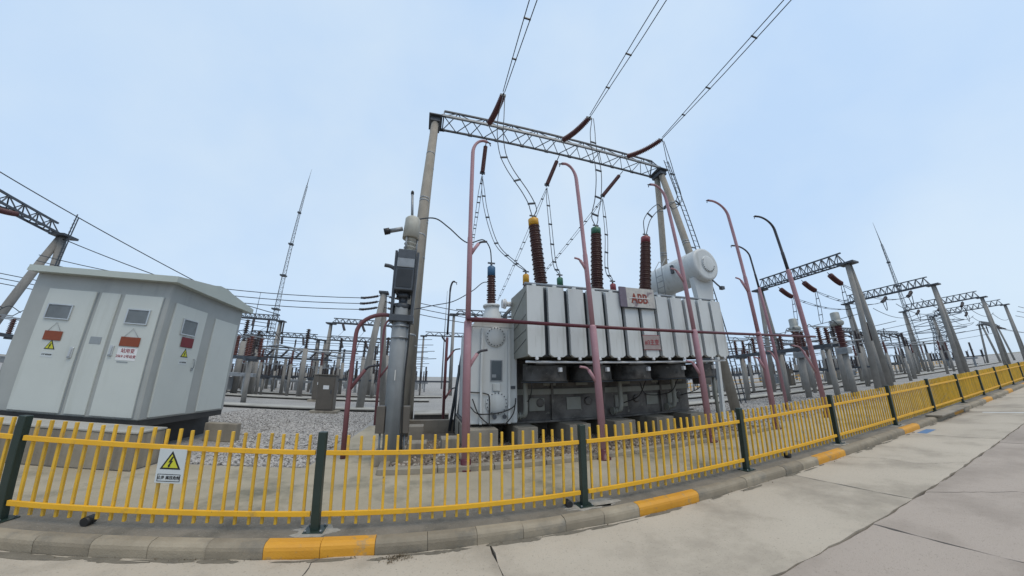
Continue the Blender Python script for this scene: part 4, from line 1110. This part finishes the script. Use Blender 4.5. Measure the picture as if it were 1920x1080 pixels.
for zz, yy in ((5.6, 7.6), (5.0, 7.9), (4.4, 8.2)):
    single('bus_wire', M().tube(sag((77, yy, zz + 2.0), (140, yy - 4, zz + 2.3), .6), .035, 5), 'wire', 'overhead wire leaving the frame at the right edge of the yard', 'wire', (77, yy, zz), 'wires at the far right')

# current transformers on columns
def current_transformer(label):
    t = thing('current_transformer', label, 'transformer', (0, 0, 0), 'current transformers on columns')
    part(t, 'column', M().tube([(0, 0, 0), (0, 0, 2.15)], [.15, .14], 16), 'pole2')
    part(t, 'base_box', M().box(-.26, .26, -.26, .26, 2.16, 2.5, .02), 'steel')
    part(t, 'insulator', M().lathe((0, 0, 2.5), (0, 0, 4), shed_profile(1.15, .15, .24, .09, .21), 16), 'poly')
    h = part(t, 'head', M().lathe((0, 0, 3.65), (0, 0, 5), [(0, .22), (.05, .29), (.20, .32), (.28, .24), (.32, .21), (.70, .21), (.74, .16)], 20), 'ctgrey')
    part(h, 'terminal_bar', M().bar((-.75, 0, 3.84), (.75, 0, 3.84), .09, .05), 'steel')
    return t
ct = current_transformer('grey-headed current transformer on red insulator, nearest the right-hand portal')
ct.location = (20.5, 8.15, 0)
dup(ct, (19.7, 9.95, 0), .4, 'grey-headed current transformer on red insulator, behind the right-hand pink pipe')

# disconnector: two columns, steel beam, post insulators, blades (long axis y)
def disconnector(label, group, L_=6.0, h=2.45, por='porc', npost=6, pl=.95, cr=.12, rows=(-.32, .32), jl=1.0):
    t = thing('disconnector', label, 'disconnector', (0, 0, 0), group)
    for yy in [q * L_ for q in rows]:
        part(t, 'column', M().tube([(0, yy, 0), (0, yy, h)], [cr, cr * .85], 12), 'pole2')
        part(t, 'bracket', M().box(-.45, .45, yy - .07, yy + .07, h, h + .1), 'dsteel')
    for xx in (-.36, .36):
        part(t, 'beam', M().box(xx - .06, xx + .06, -L_ / 2, L_ / 2, h + .102, h + .24), 'dsteel')
    n2 = npost // 2
    for i in range(n2):
        yy = -L_ / 2 + .4 + (L_ - .8) * i / max(1, n2 - 1)
        for xx in (-.36, .36):
            part(t, 'post_insulator', M().lathe((xx, yy, h + .242), (xx, yy, 9), shed_profile(pl, .06, .125, .085, .105), 10), por)
        bl = part(t, 'blade', M().bar((-.9, yy, h + pl + .28), (.9, yy, h + pl + .28), .05, .06), 'steel')
        part(bl, 'jumper', M().tube(spline([(.9, yy, h + pl + .3), (.9 + .4 * jl, yy, h + pl + .3 + .34 * jl), (.9 + .9 * jl, yy, h + pl + .3 + .1 * jl)]), .02, 5), 'wire')
    return t
dg_ = 'disconnectors with post insulators'
ds = disconnector('long disconnector with brown post insulators just right of the transformer', dg_, 7.4, 2.35, 'porc', 14, .8, .12, (-.45, -.15, .15, .45))
ds.location = (17.4, 10.9, 0)
GL = {}
def equip(o, lst, lab, grp, scale=None):
    for (x, y, rz) in lst:
        sd_ = 'left' if x < 12 else 'right'
        dp_ = 'nearer' if math.hypot(x, y) < (38 if x < 12 else 48) else 'farther'
        dup(o, (x, y, 0), rz, lab.replace('in the far yard', 'in the %s rows of the %s yard' % (dp_, sd_)), '%s, %s %s' % (grp, dp_, sd_), None if not scale else scale * random.uniform(.85, 1.2))
dsb = disconnector('small disconnector frame with dark post insulators in the far yard', 'distant disconnectors', 4.2, 1.15, 'dporc', 6, .85, .085, (-.4, .4), .5)
dsb.location = (34, 13, 0); dsb['label'] = 'small disconnector frame with dark post insulators just behind the nearest right-hand portal'; del dsb['group']
random.seed(11)
spots = []
for yy in (27.5, 31, 35, 40, 46, 53):
    for xx in np.arange(-.66 * yy - 1, -.02 * yy + 1, 6.4):
        if random.random() < .85: spots.append((float(xx) + random.uniform(-1.2, 1.2), yy + random.uniform(-1, 1), random.choice((RAD(90), RAD(90), RAD(82), 0))))
for xx in (31, 38, 46.5, 55, 64, 72, 84):
    for yy in (17, 23, 30, 38):
        if 1.15 < xx / yy: spots.append((xx + random.uniform(-2, 2), yy + random.uniform(-1.5, 1.5), random.choice((0, 0, RAD(90)))))
for xx, yy in ((21, 18.5), (25, 21), (30, 25), (36, 31), (22, 27), (27, 33)): spots.append((xx, yy, 0))
equip(dsb, spots, 'small disconnector frame with dark post insulators in the far yard', 'distant disconnectors')

# live-tank breakers: three tall poles on a frame
def breaker(label, grp):
    t = thing('circuit_breaker', label, 'circuit breaker', (0, 0, 0), grp)
    part(t, 'frame', M().box(-2.0, 2.0, -.22, .22, 1.25, 1.5, .02), 'steel')
    for xx in (-1.5, 1.5): part(t, 'leg', M().box(xx - .12, xx + .12, -.15, .15, 0, 1.25), 'steel')
    part(t, 'mechanism_box', M().box(-.5, .5, -.35, .35, .35, 1.2, .02), 'steel')
    for xx in (-1.6, 0, 1.6):
        p = part(t, 'breaker_pole', M().lathe((xx, 0, 1.5), (xx, 0, 9), shed_profile(1.15, .10, .175, .085, .15) + [(1.16, .16), (1.3, .16)] + [(l + 1.3, r) for l, r in shed_profile(1.0, .10, .17, .085, .145)] + [(2.31, .12), (2.4, .12)], 12), 'dporc')
        part(p, 'terminal', M().bar((xx - .0, -.4, 2.75), (xx, .4, 2.75), .06), 'steel')
    return t
bk = breaker('live-tank circuit breaker with three dark poles in the far yard', 'distant circuit breakers')
bk.location = (-13.2, 22.5, 0); bk['label'] = 'nearest circuit breaker with three dark poles, seen just right of the kiosk'
del bk['group']
bks = []
for yy in (29.5, 33.5, 38, 43, 50):
    for xx in np.arange(-.64 * yy, -.03 * yy, 7.5): bks.append((float(xx) + random.uniform(-1, 1), yy, 0))
for xx, yy in ((33, 19.5), (42, 20), (51, 20), (60, 21), (28, 27.5), (39, 34), (68, 13.5)): bks.append((xx, yy, RAD(90)))
equip(bk, bks, 'live-tank circuit breaker with three dark poles in the far yard', 'distant circuit breakers', .72)

# left brown cluster seen beside the kiosk corner
cl = disconnector('disconnector with red-brown insulators on tall columns, right beside the kiosk corner', None, 3.0, 2.1, 'porc2', 8)
cl.location = (-9.6, 16.9, 0); cl.rotation_euler = (0, 0, RAD(80))
od = thing('disconnector', 'disconnector with open slanting arms on tall columns behind the brown cabinet', 'disconnector', (-11, 26, 0))
for xx in (-13.2, -10.8, -8.4):
    part(od, 'column', M().tube([(xx, 26, 0), (xx, 26, 2.7)], [.13, .11], 12), 'pole2')
for yy in (25.7, 26.3): part(od, 'beam', M().box(-13.8, -7.4, yy - .05, yy + .05, 2.72, 2.86), 'dsteel')
for i in range(6):
    xx = -13.4 + i * 1.1
    part(od, 'post_insulator', M().lathe((xx, 26, 2.86), (xx + .5, 26.0, 3.5), shed_profile(.8, .06, .12, .08, .1), 10), 'dporc')
    part(od, 'arm', M().bar((xx + .5, 26, 3.45), (xx + 1.5, 25.6, 3.15 + .25 * (i % 2)), .06), 'dsteel')
part(od, 'tube_bus', M().tube([(-14.2, 26, 3.3), (-11.5, 26, 3.75), (-6.4, 26, 3.0)], .06, 8), 'steel')
# brown cabinet and small ones
t = thing('cabinet', 'brown steel control cabinet with a white label on the gravel', 'cabinet', (-4.15, 14.7, 0))
part(t, 'base', M().box(-4.75, -3.6, 14.4, 15.0, 0, .12, .01), 'conc')
part(t, 'body', M().box(-4.55, -3.82, 14.5, 14.95, .12, 1.60, .012), 'brown')
part(t, 'roof', M().box(-4.60, -3.77, 14.46, 14.99, 1.602, 1.65, .008), 'brown')
d = part(t, 'door', M().box(-4.50, -3.87, 14.48, 14.50, .18, 1.54, .004), 'brown')
part(d, 'handle', M().box(-3.97, -3.93, 14.455, 14.48, .85, 1.0), 'dsteel')
part(d, 'label_plate', M().box(-4.30, -4.06, 14.474, 14.48, 1.02, 1.18), 'white')
c2 = dup(t, (-6.4, 21.0, 0), 0, 'smaller looking brown cabinet with white label further back on the gravel')
dup(t, (9.95, 10.6, 0), 0, 'brown-grey cabinet standing behind the right leg of the gantry')
dup(t, (31.5, 17.2, 0), 0, 'brown cabinet far off between the right-hand portals')

# gantry leg pole left of the transformer in the middle distance with dead-end strings
t = thing('line_pole', 'concrete A-frame pole with dark tension strings behind the equipment column', 'pole', (-2.3, 17.2, 0))
for dx in (-.9, .9): part(t, 'pole', M().tube([(-2.6 + dx * .5, 17.2 + dx, 0), (-2.6, 17.2 + dx * .1, 6.2)], [.19, .15], 12), 'pole2')
part(t, 'pole_cap', M().box(-2.85, -2.35, 16.9, 17.5, 6.2, 6.3), 'dsteel')
for i, z in enumerate((6.05, 5.72, 5.38)):
    p0 = Vector((-2.9, 17.2, z)); p1 = Vector((-3.75, 17.4, z - .12))
    tension('%s dark string pulling left from the A-frame pole behind the column' % ('top', 'middle', 'bottom')[i], p0, p1, .02, .075, 'dporc', 'dead-end strings on the middle A-frame pole', .2)
    single('bus_wire', M().tube(sag(p1, (-22, 17.6, z + .9), .5), .022, 5), 'wire', '%s of three overhead wires running left past the kiosk roof' % ('top', 'middle', 'bottom')[i], 'wire', p1, 'wires past the kiosk')
    q0 = Vector((-2.3, 17.2, z)); q1 = Vector((-1.2, 17.4, z - .1))
    tension('%s dark string pulling right from the A-frame pole behind the column' % ('top', 'middle', 'bottom')[i], q0, q1, .02, .075, 'dporc', 'dead-end strings on the middle A-frame pole', .2)
    single('bus_wire', M().tube(sag(q1, (16, 20, z - .4), .5), .022, 5), 'wire', '%s of three overhead wires running right behind the transformer' % ('top', 'middle', 'bottom')[i], 'wire', q1, 'wires behind the transformer')

# portals of the far left yard, beams along x
fl = [('far-left portal with pale beam seen above the kiosk edge', 35, -21.0, -15.8, 7.0), ('portal standing behind the brown cabinet', 34.3, -10.3, -3.6, 7.0),
      ('low portal far back at the left, behind the mast', 38.2, -20.5, -12.6, 5.6), ('low portal far back, between the mast and the cabinet', 38.6, -11.9, -2.5, 5.6),
      ('portal behind the left end of the transformer', 31, 2.55, 13.5, 8.1), ('low portal further behind the left end of the transformer', 42, -.5, 12, 7.2),
      ('portal far behind the right end of the transformer', 28, 20.5, 26.5, 5.8), ('low portal far behind the right-hand pink pipes', 33, 30.5, 40.5, 5.6), ('low portal among the right-hand equipment', 30, 46, 58, 5.6),
      ('small portal far to the right, under the second large portal', 18.5, 44, 52, 5.4), ('small portal far to the right, under the third large portal', 22, 66, 78, 6.0), ('small portal far right, near the end of the fence', 13, 84, 96, 6.2)]
short = ['portal above the kiosk edge', 'portal behind the brown cabinet', 'low portal behind the left mast', 'low portal between mast and cabinet', 'portal behind the transformer left end', 'lower portal behind the transformer left end', 'portal behind the transformer right end', 'low portal behind the right-hand pink pipes', 'low portal among the right-hand equipment', 'small portal under the second large portal', 'small portal under the third large portal', 'small portal near the fence end']
for (lab, y, a, b, h), sh_ in zip(fl, short):
    portal(lab, y, a, b, h, .15, .7, 'x', 10, group=None, dh=.5)
    for j in range(3):
        xx = a + (b - a) * (.2 + .3 * j)
        tension('%s slanting dark string under the %s' % (names[j], sh_), (xx, y - .4, h - .05), (xx + .45, y - 1.3, h - .75), .02, .13, 'dporc', 'slanting strings under the far portals', .25)
        single('bus_wire', M().tube(sag((xx + .45, y - 1.3, h - .75), (xx + .2, y - 6, h - 2.4), .3, 8), .02, 4), 'wire', '%s thin drop wire from the %s' % (names[j], sh_), 'wire', (xx, y - 1.6, h - 1), 'drop wires of the far portals')
        tension('%s plumb dark string under the %s' % (names[j], sh_), (xx + 1.4, y, h - .1), (xx + 1.4, y, h - 1.25), 0, .10, 'dporc', 'strings under the far portals', .2)
for i in range(14):
    y = 24 + i * 2.1; z = 3.3 + (i % 4) * .75
    single('bus_wire', M().tube(sag((-.7 * y - 4, y, z), (-.05 * y + 2, y, z - .2), .35), .024, 4), 'wire', 'slack bus wire across the far left yard', 'wire', (-.3 * y, y, z), 'bus wires across the far left yard')
for i in range(6):
    y = 14 + i * 4.0; z = 4.0 + (i % 3) * .7
    single('bus_wire', M().tube(sag((21 + i * 2, y, z), (75, y + 1, z + .5), .7), .024, 4), 'wire', 'slack bus wire across the far right yard', 'wire', (40, y, z), 'bus wires across the far right yard')
for i in range(10):
    x = 27 + i * 4.5; y = 14.5 + (i % 4) * 2.6; z = 4.9 - (i % 3) * .5
    single('bus_wire', M().tube(sag((x, 8.8, z), (x + 2.5, 34, z + .3), .6), .02, 4), 'wire', 'slack cross wire between the right-hand portals', 'wire', (x, y, z), 'cross wires of the far right yard')
tb = thing('tube_busbar', 'grey tubular busbar on slim posts right of the nearest current transformers', 'busbar', (24, 11, 0))
for i in range(5):
    yy = 9.4 + i * 2.1
    part(tb, 'column', M().tube([(23.6, yy, 0), (23.6, yy, 2.3)], [.11, .10], 10), 'pole2')
    part(tb, 'post_insulator', M().lathe((23.6, yy, 2.3), (23.6, yy, 9), shed_profile(.9, .06, .125, .09, .105), 10), 'porc2')
part(tb, 'tube', M().tube([(23.6, 9.0, 3.28), (23.6, 18.2, 3.28)], .05, 8), 'steel')
part(tb, 'jumper', M().tube(spline([(23.6, 9.2, 3.3), (22.8, 8.9, 3.9), (21.6, 8.5, 4.1), (20.9, 8.2, 3.9)]), .025, 6), 'wire')
# slim equipment poles (columns with a post insulator)
def support(label):
    t = thing('post_insulator', label, 'post insulator', (0, 0, 0), 'single posts in the far yard')
    part(t, 'column', M().tube([(0, 0, 0), (0, 0, 2.6)], [.15, .13], 10), 'pole2')
    part(t, 'insulator', M().lathe((0, 0, 2.6), (0, 0, 9), shed_profile(1.1, .06, .13, .10), 10), 'dporc')
    return t
sp_ = support('slim column topped by one dark post insulator in the far yard')
sp_.location = (22.5, 12.6, 0); sp_['label'] = 'slim column with one dark post insulator just behind the current transformers'; del sp_['group']
lst = []
random.seed(5)
for i in range(44):
    y = random.uniform(25, 58); lst.append((random.uniform(-.66 * y, -.02 * y), y, 0))
for i in range(44):
    x = random.uniform(24, 95); lst.append((x, random.uniform(max(9.5, x * .14), x * .62), 0))
equip(sp_, lst, 'slim column topped by one dark post insulator in the far yard', 'single posts in the far yard', .8)

# further busbar rows and taller posts
for x, y, rz, lb in ((29.5, 11.5, 0, 'second row of grey tubular busbar on slim posts, beyond the first right-hand portal'), (35, 12.5, 0, 'third row of grey tubular busbar on slim posts at the right'),
                     (47, 12, 0, 'tubular busbar row beyond the second right-hand portal'), (54, 13, 0, 'tubular busbar row short of the third right-hand portal'),
                     (-7.0, 24.5, RAD(90), 'tubular busbar row on slim posts straight behind the brown cabinet'), (-12.5, 32.5, RAD(90), 'tubular busbar row on slim posts in front of the far-left portals'),
                     (20.5, 15.5, RAD(90), 'tubular busbar row lying across behind the right end of the transformer')):
    q = dup(tb, (0, 0, 0), rz, lb)
    q.location = (x, y, 0)
random.seed(31)
tl = []
for i in range(16):
    x = random.uniform(24, 66); tl.append((x, random.uniform(9.2, 17), 0))
for x, y, z in tl: dup(sp_, (x, y, 0), 0, 'taller slim column with one dark post insulator among the right-hand portals', 'taller single posts at the right', random.uniform(.95, 1.25))
for i in range(12):
    y = random.uniform(22, 32); dup(sp_, (random.uniform(-.6 * y, -.08 * y), y, 0), 0, 'taller slim column with one dark post insulator behind the brown cabinet', 'taller single posts at the left', random.uniform(1.0, 1.4))
# left gantry end behind the kiosk
t = thing('gantry', 'dark lattice gantry on an A-frame pole at the left edge above the kiosk', 'gantry', (-25, 21.3, 0))
for dx in (-1.5, .7): part(t, 'pole', M().tube([(-25.6 + dx * .7, 21.3 + dx, 0), (-25.6 + dx * .08, 21.3, 9.45)], [.26, .21], 14), 'pole2')
part(t, 'pole_cap', M().box(-26.1, -25.0, 20.8, 21.8, 9.45, 9.6), 'dsteel')
C = [(-25.9, 9.72), (-26.6, 9.72), (-26.25, 10.42)]
ch, br = M(), M()
for (x, z) in C: ch.bar((x, 21.2, z), (x + 2.5, 9.0, z), .12)
for i in range(12):
    f0, f1 = i / 12, (i + 1) / 12; fm = (f0 + f1) / 2
    P = lambda k_, f: (C[k_][0] + 2.5 * f, 21.2 - 12.2 * f, C[k_][1])
    for a, b in ((0, 2), (1, 2), (0, 1)): br.bar(P(a, f0), P(b, fm), .06).bar(P(b, fm), P(a, f1), .06)
part(t, 'chords', ch, 'dsteel'); part(t, 'lattice', br, 'dsteel')
lad = M().bar((-24.9, 21.1, 3), (-25.2, 21.2, 11.2), .05).bar((-24.6, 21.0, 3), (-24.9, 21.1, 10.9), .05)
for i in range(26): lad.bar((-24.9 - .011 * i, 21.1, 3.2 + .3 * i), (-24.6 - .011 * i, 21.0, 3.2 + .3 * i), .03)
part(t, 'ladder', lad, 'dsteel')
tension('dark insulator string under the left-edge gantry', (-25.3, 18.2, 9.55), (-24.6, 15.9, 9.1), .1, .17, 'poly', None)
single('bus_wire', M().tube(sag((-16.9, 11.0, 8.1), (-10.5, 17.6, 5.2), .05), .022, 5), 'wire', 'dark wire descending steeply above the kiosk roof', 'wire', (-16, 11, 8))
for z in (0, .35, .7):
    single('bus_wire', M().tube(sag((-44, 19, 8.2 - z), (-14, 30, 6.3 - z), .3), .03, 5), 'wire', 'one of several thin wires crossing left of the kiosk', 'wire', (-30, 25, 7 - z), 'wires left of the kiosk')
single('bus_wire', M().tube(sag((-25.4, 21.2, 9.3), (-11, 24, 5.8), .2), .03, 5), 'wire', 'wire running down from the left-edge gantry cap behind the kiosk roof', 'wire', (-25, 21, 9.3))
# equipment left of the kiosk
eq = dup(bk, (-17.2, 12.5, 0), RAD(70), 'circuit breaker with dark poles at the left edge beside the kiosk')
dup(ds, (-21.5, 15.5, 0), RAD(20), 'disconnector with brown insulators at the far left edge beside the kiosk')

# ================================================================== masts and tower
def mast(label, x, y, h, w0, w1, nseg, mt='steel', rr=.05, collars=(), tip=3.0, guy=False):
    t = thing('lattice_mast', label, 'mast', (x, y, 0))
    legs, br = M(), M()
    def W(z, k_):
        w = w0 + (w1 - w0) * z / h
        a = 2 * math.pi * k_ / 3 + .4
        return (x + w * math.cos(a) / 1.7, y + w * math.sin(a) / 1.7, z)
    for k_ in range(3): legs.bar(W(0, k_), W(h, k_), rr * 2)
    for i in range(nseg):
        z0, z1 = h * i / nseg, h * (i + 1) / nseg
        for k_ in range(3):
            br.bar(W(z0, k_), W(z1, (k_ + 1) % 3), rr).bar(W(z1, k_), W(z1, (k_ + 1) % 3), rr * .9)
    part(t, 'legs', legs, mt); part(t, 'lattice', br, mt)
    part(t, 'spike', M().tube([(x, y, h), (x, y, h + tip)], [.08, .02], 6), mt)
    for z in collars:
        w = (w0 + (w1 - w0) * z / h) * .75
        part(t, 'platform', M().box(x - w, x + w, y - w, y + w, z - .12, z + .12), 'dsteel')
    return t
mast('tall slender lattice lightning mast left of the transformer', -25.65, 54.2, 36.5, .95, .24, 46, 'masts', .036, (12, 18, 24, 30.5), 4.0)
mast('tall thin lattice lightning mast behind the right-hand portals', 77.5, 19.9, 22.6, .8, .22, 30, 'masts', .034, (14.5, 19), 4.6)
single('thin_mast', M().tube([(-28.1, 53.0, 0), (-28.1, 53.0, 14.4)], [.14, .03], 8), 'dsteel', 'thin grey rod mast beside the tall lattice mast', 'mast', (-28, 53, 0))
single('thin_mast', M().tube([(2.74, 49.9, 0), (2.74, 49.9, 16.3)], [.14, .03], 8), 'steel', 'thin grey rod mast between the equipment column and the nearest pink pipe', 'mast', (2.7, 50, 0))
# transmission tower, far right
t = thing('transmission_tower', 'dark lattice transmission tower far behind the third right-hand portal', 'tower', (128, 27, 0))
legs, br, arms = [M() for _ in range(4)], M(), M()
tx, ty, H = 128.0, 27.3, 13.0
def TW(z, k_):
    w = 3.2 * (1 - z / H) + .9 * (z / H) if z < 8 else 1.78
    return (tx + w * (1, 1, -1, -1)[k_] * .75, ty + w * (1, -1, -1, 1)[k_] * .75, z)
lv = [0, 2, 3.8, 5.4, 6.8, 8, 9.3, 10.6, 11.8, 13]
for a, b in zip(lv, lv[1:]):
    for k_ in range(4):
        legs[k_].bar(TW(a, k_), TW(b, k_), .16)
        br.bar(TW(a, k_), TW(b, (k_ + 1) % 4), .09).bar(TW(b, k_), TW(a, (k_ + 1) % 4), .09).bar(TW(b, k_), TW(b, (k_ + 1) % 4), .12)
for z in (8.3, 10.2, 12.0):
    for sg in (-1, 1):
        arms.bar((tx, ty + sg * 1.2, z), (tx - .5, ty + sg * 5.2, z + .3), .2).bar((tx, ty + sg * 1.2, z + 1.2), (tx - .5, ty + sg * 5.2, z + .35), .16)
for lg in legs: part(t, 'leg', lg, 'masts')
part(t, 'lattice', br, 'masts'); part(t, 'cross_arms', arms, 'masts', kind='stuff')

# far perimeter walls, low yellow railing, trees
single('perimeter_wall', M().box(-90, 190, 118, 118.4, 0, 2.2), 'wallp', 'long pale perimeter wall along the back of the yard', 'wall', (50, 118, 0))
t = thing('railing', 'low yellow railing far across the gravel at the right', 'railing', (45, 24, 0))
for z in (.35, .75): part(t, 'rail', M().bar((24, 24, z), (110, 24, z), .06), 'yellow')
m = M()
for i in range(44): m.box(24 + 2 * i - .03, 24 + 2 * i + .03, 23.97, 24.03, 0, .85)
part(t, 'posts', m, 'yellow', kind='stuff')
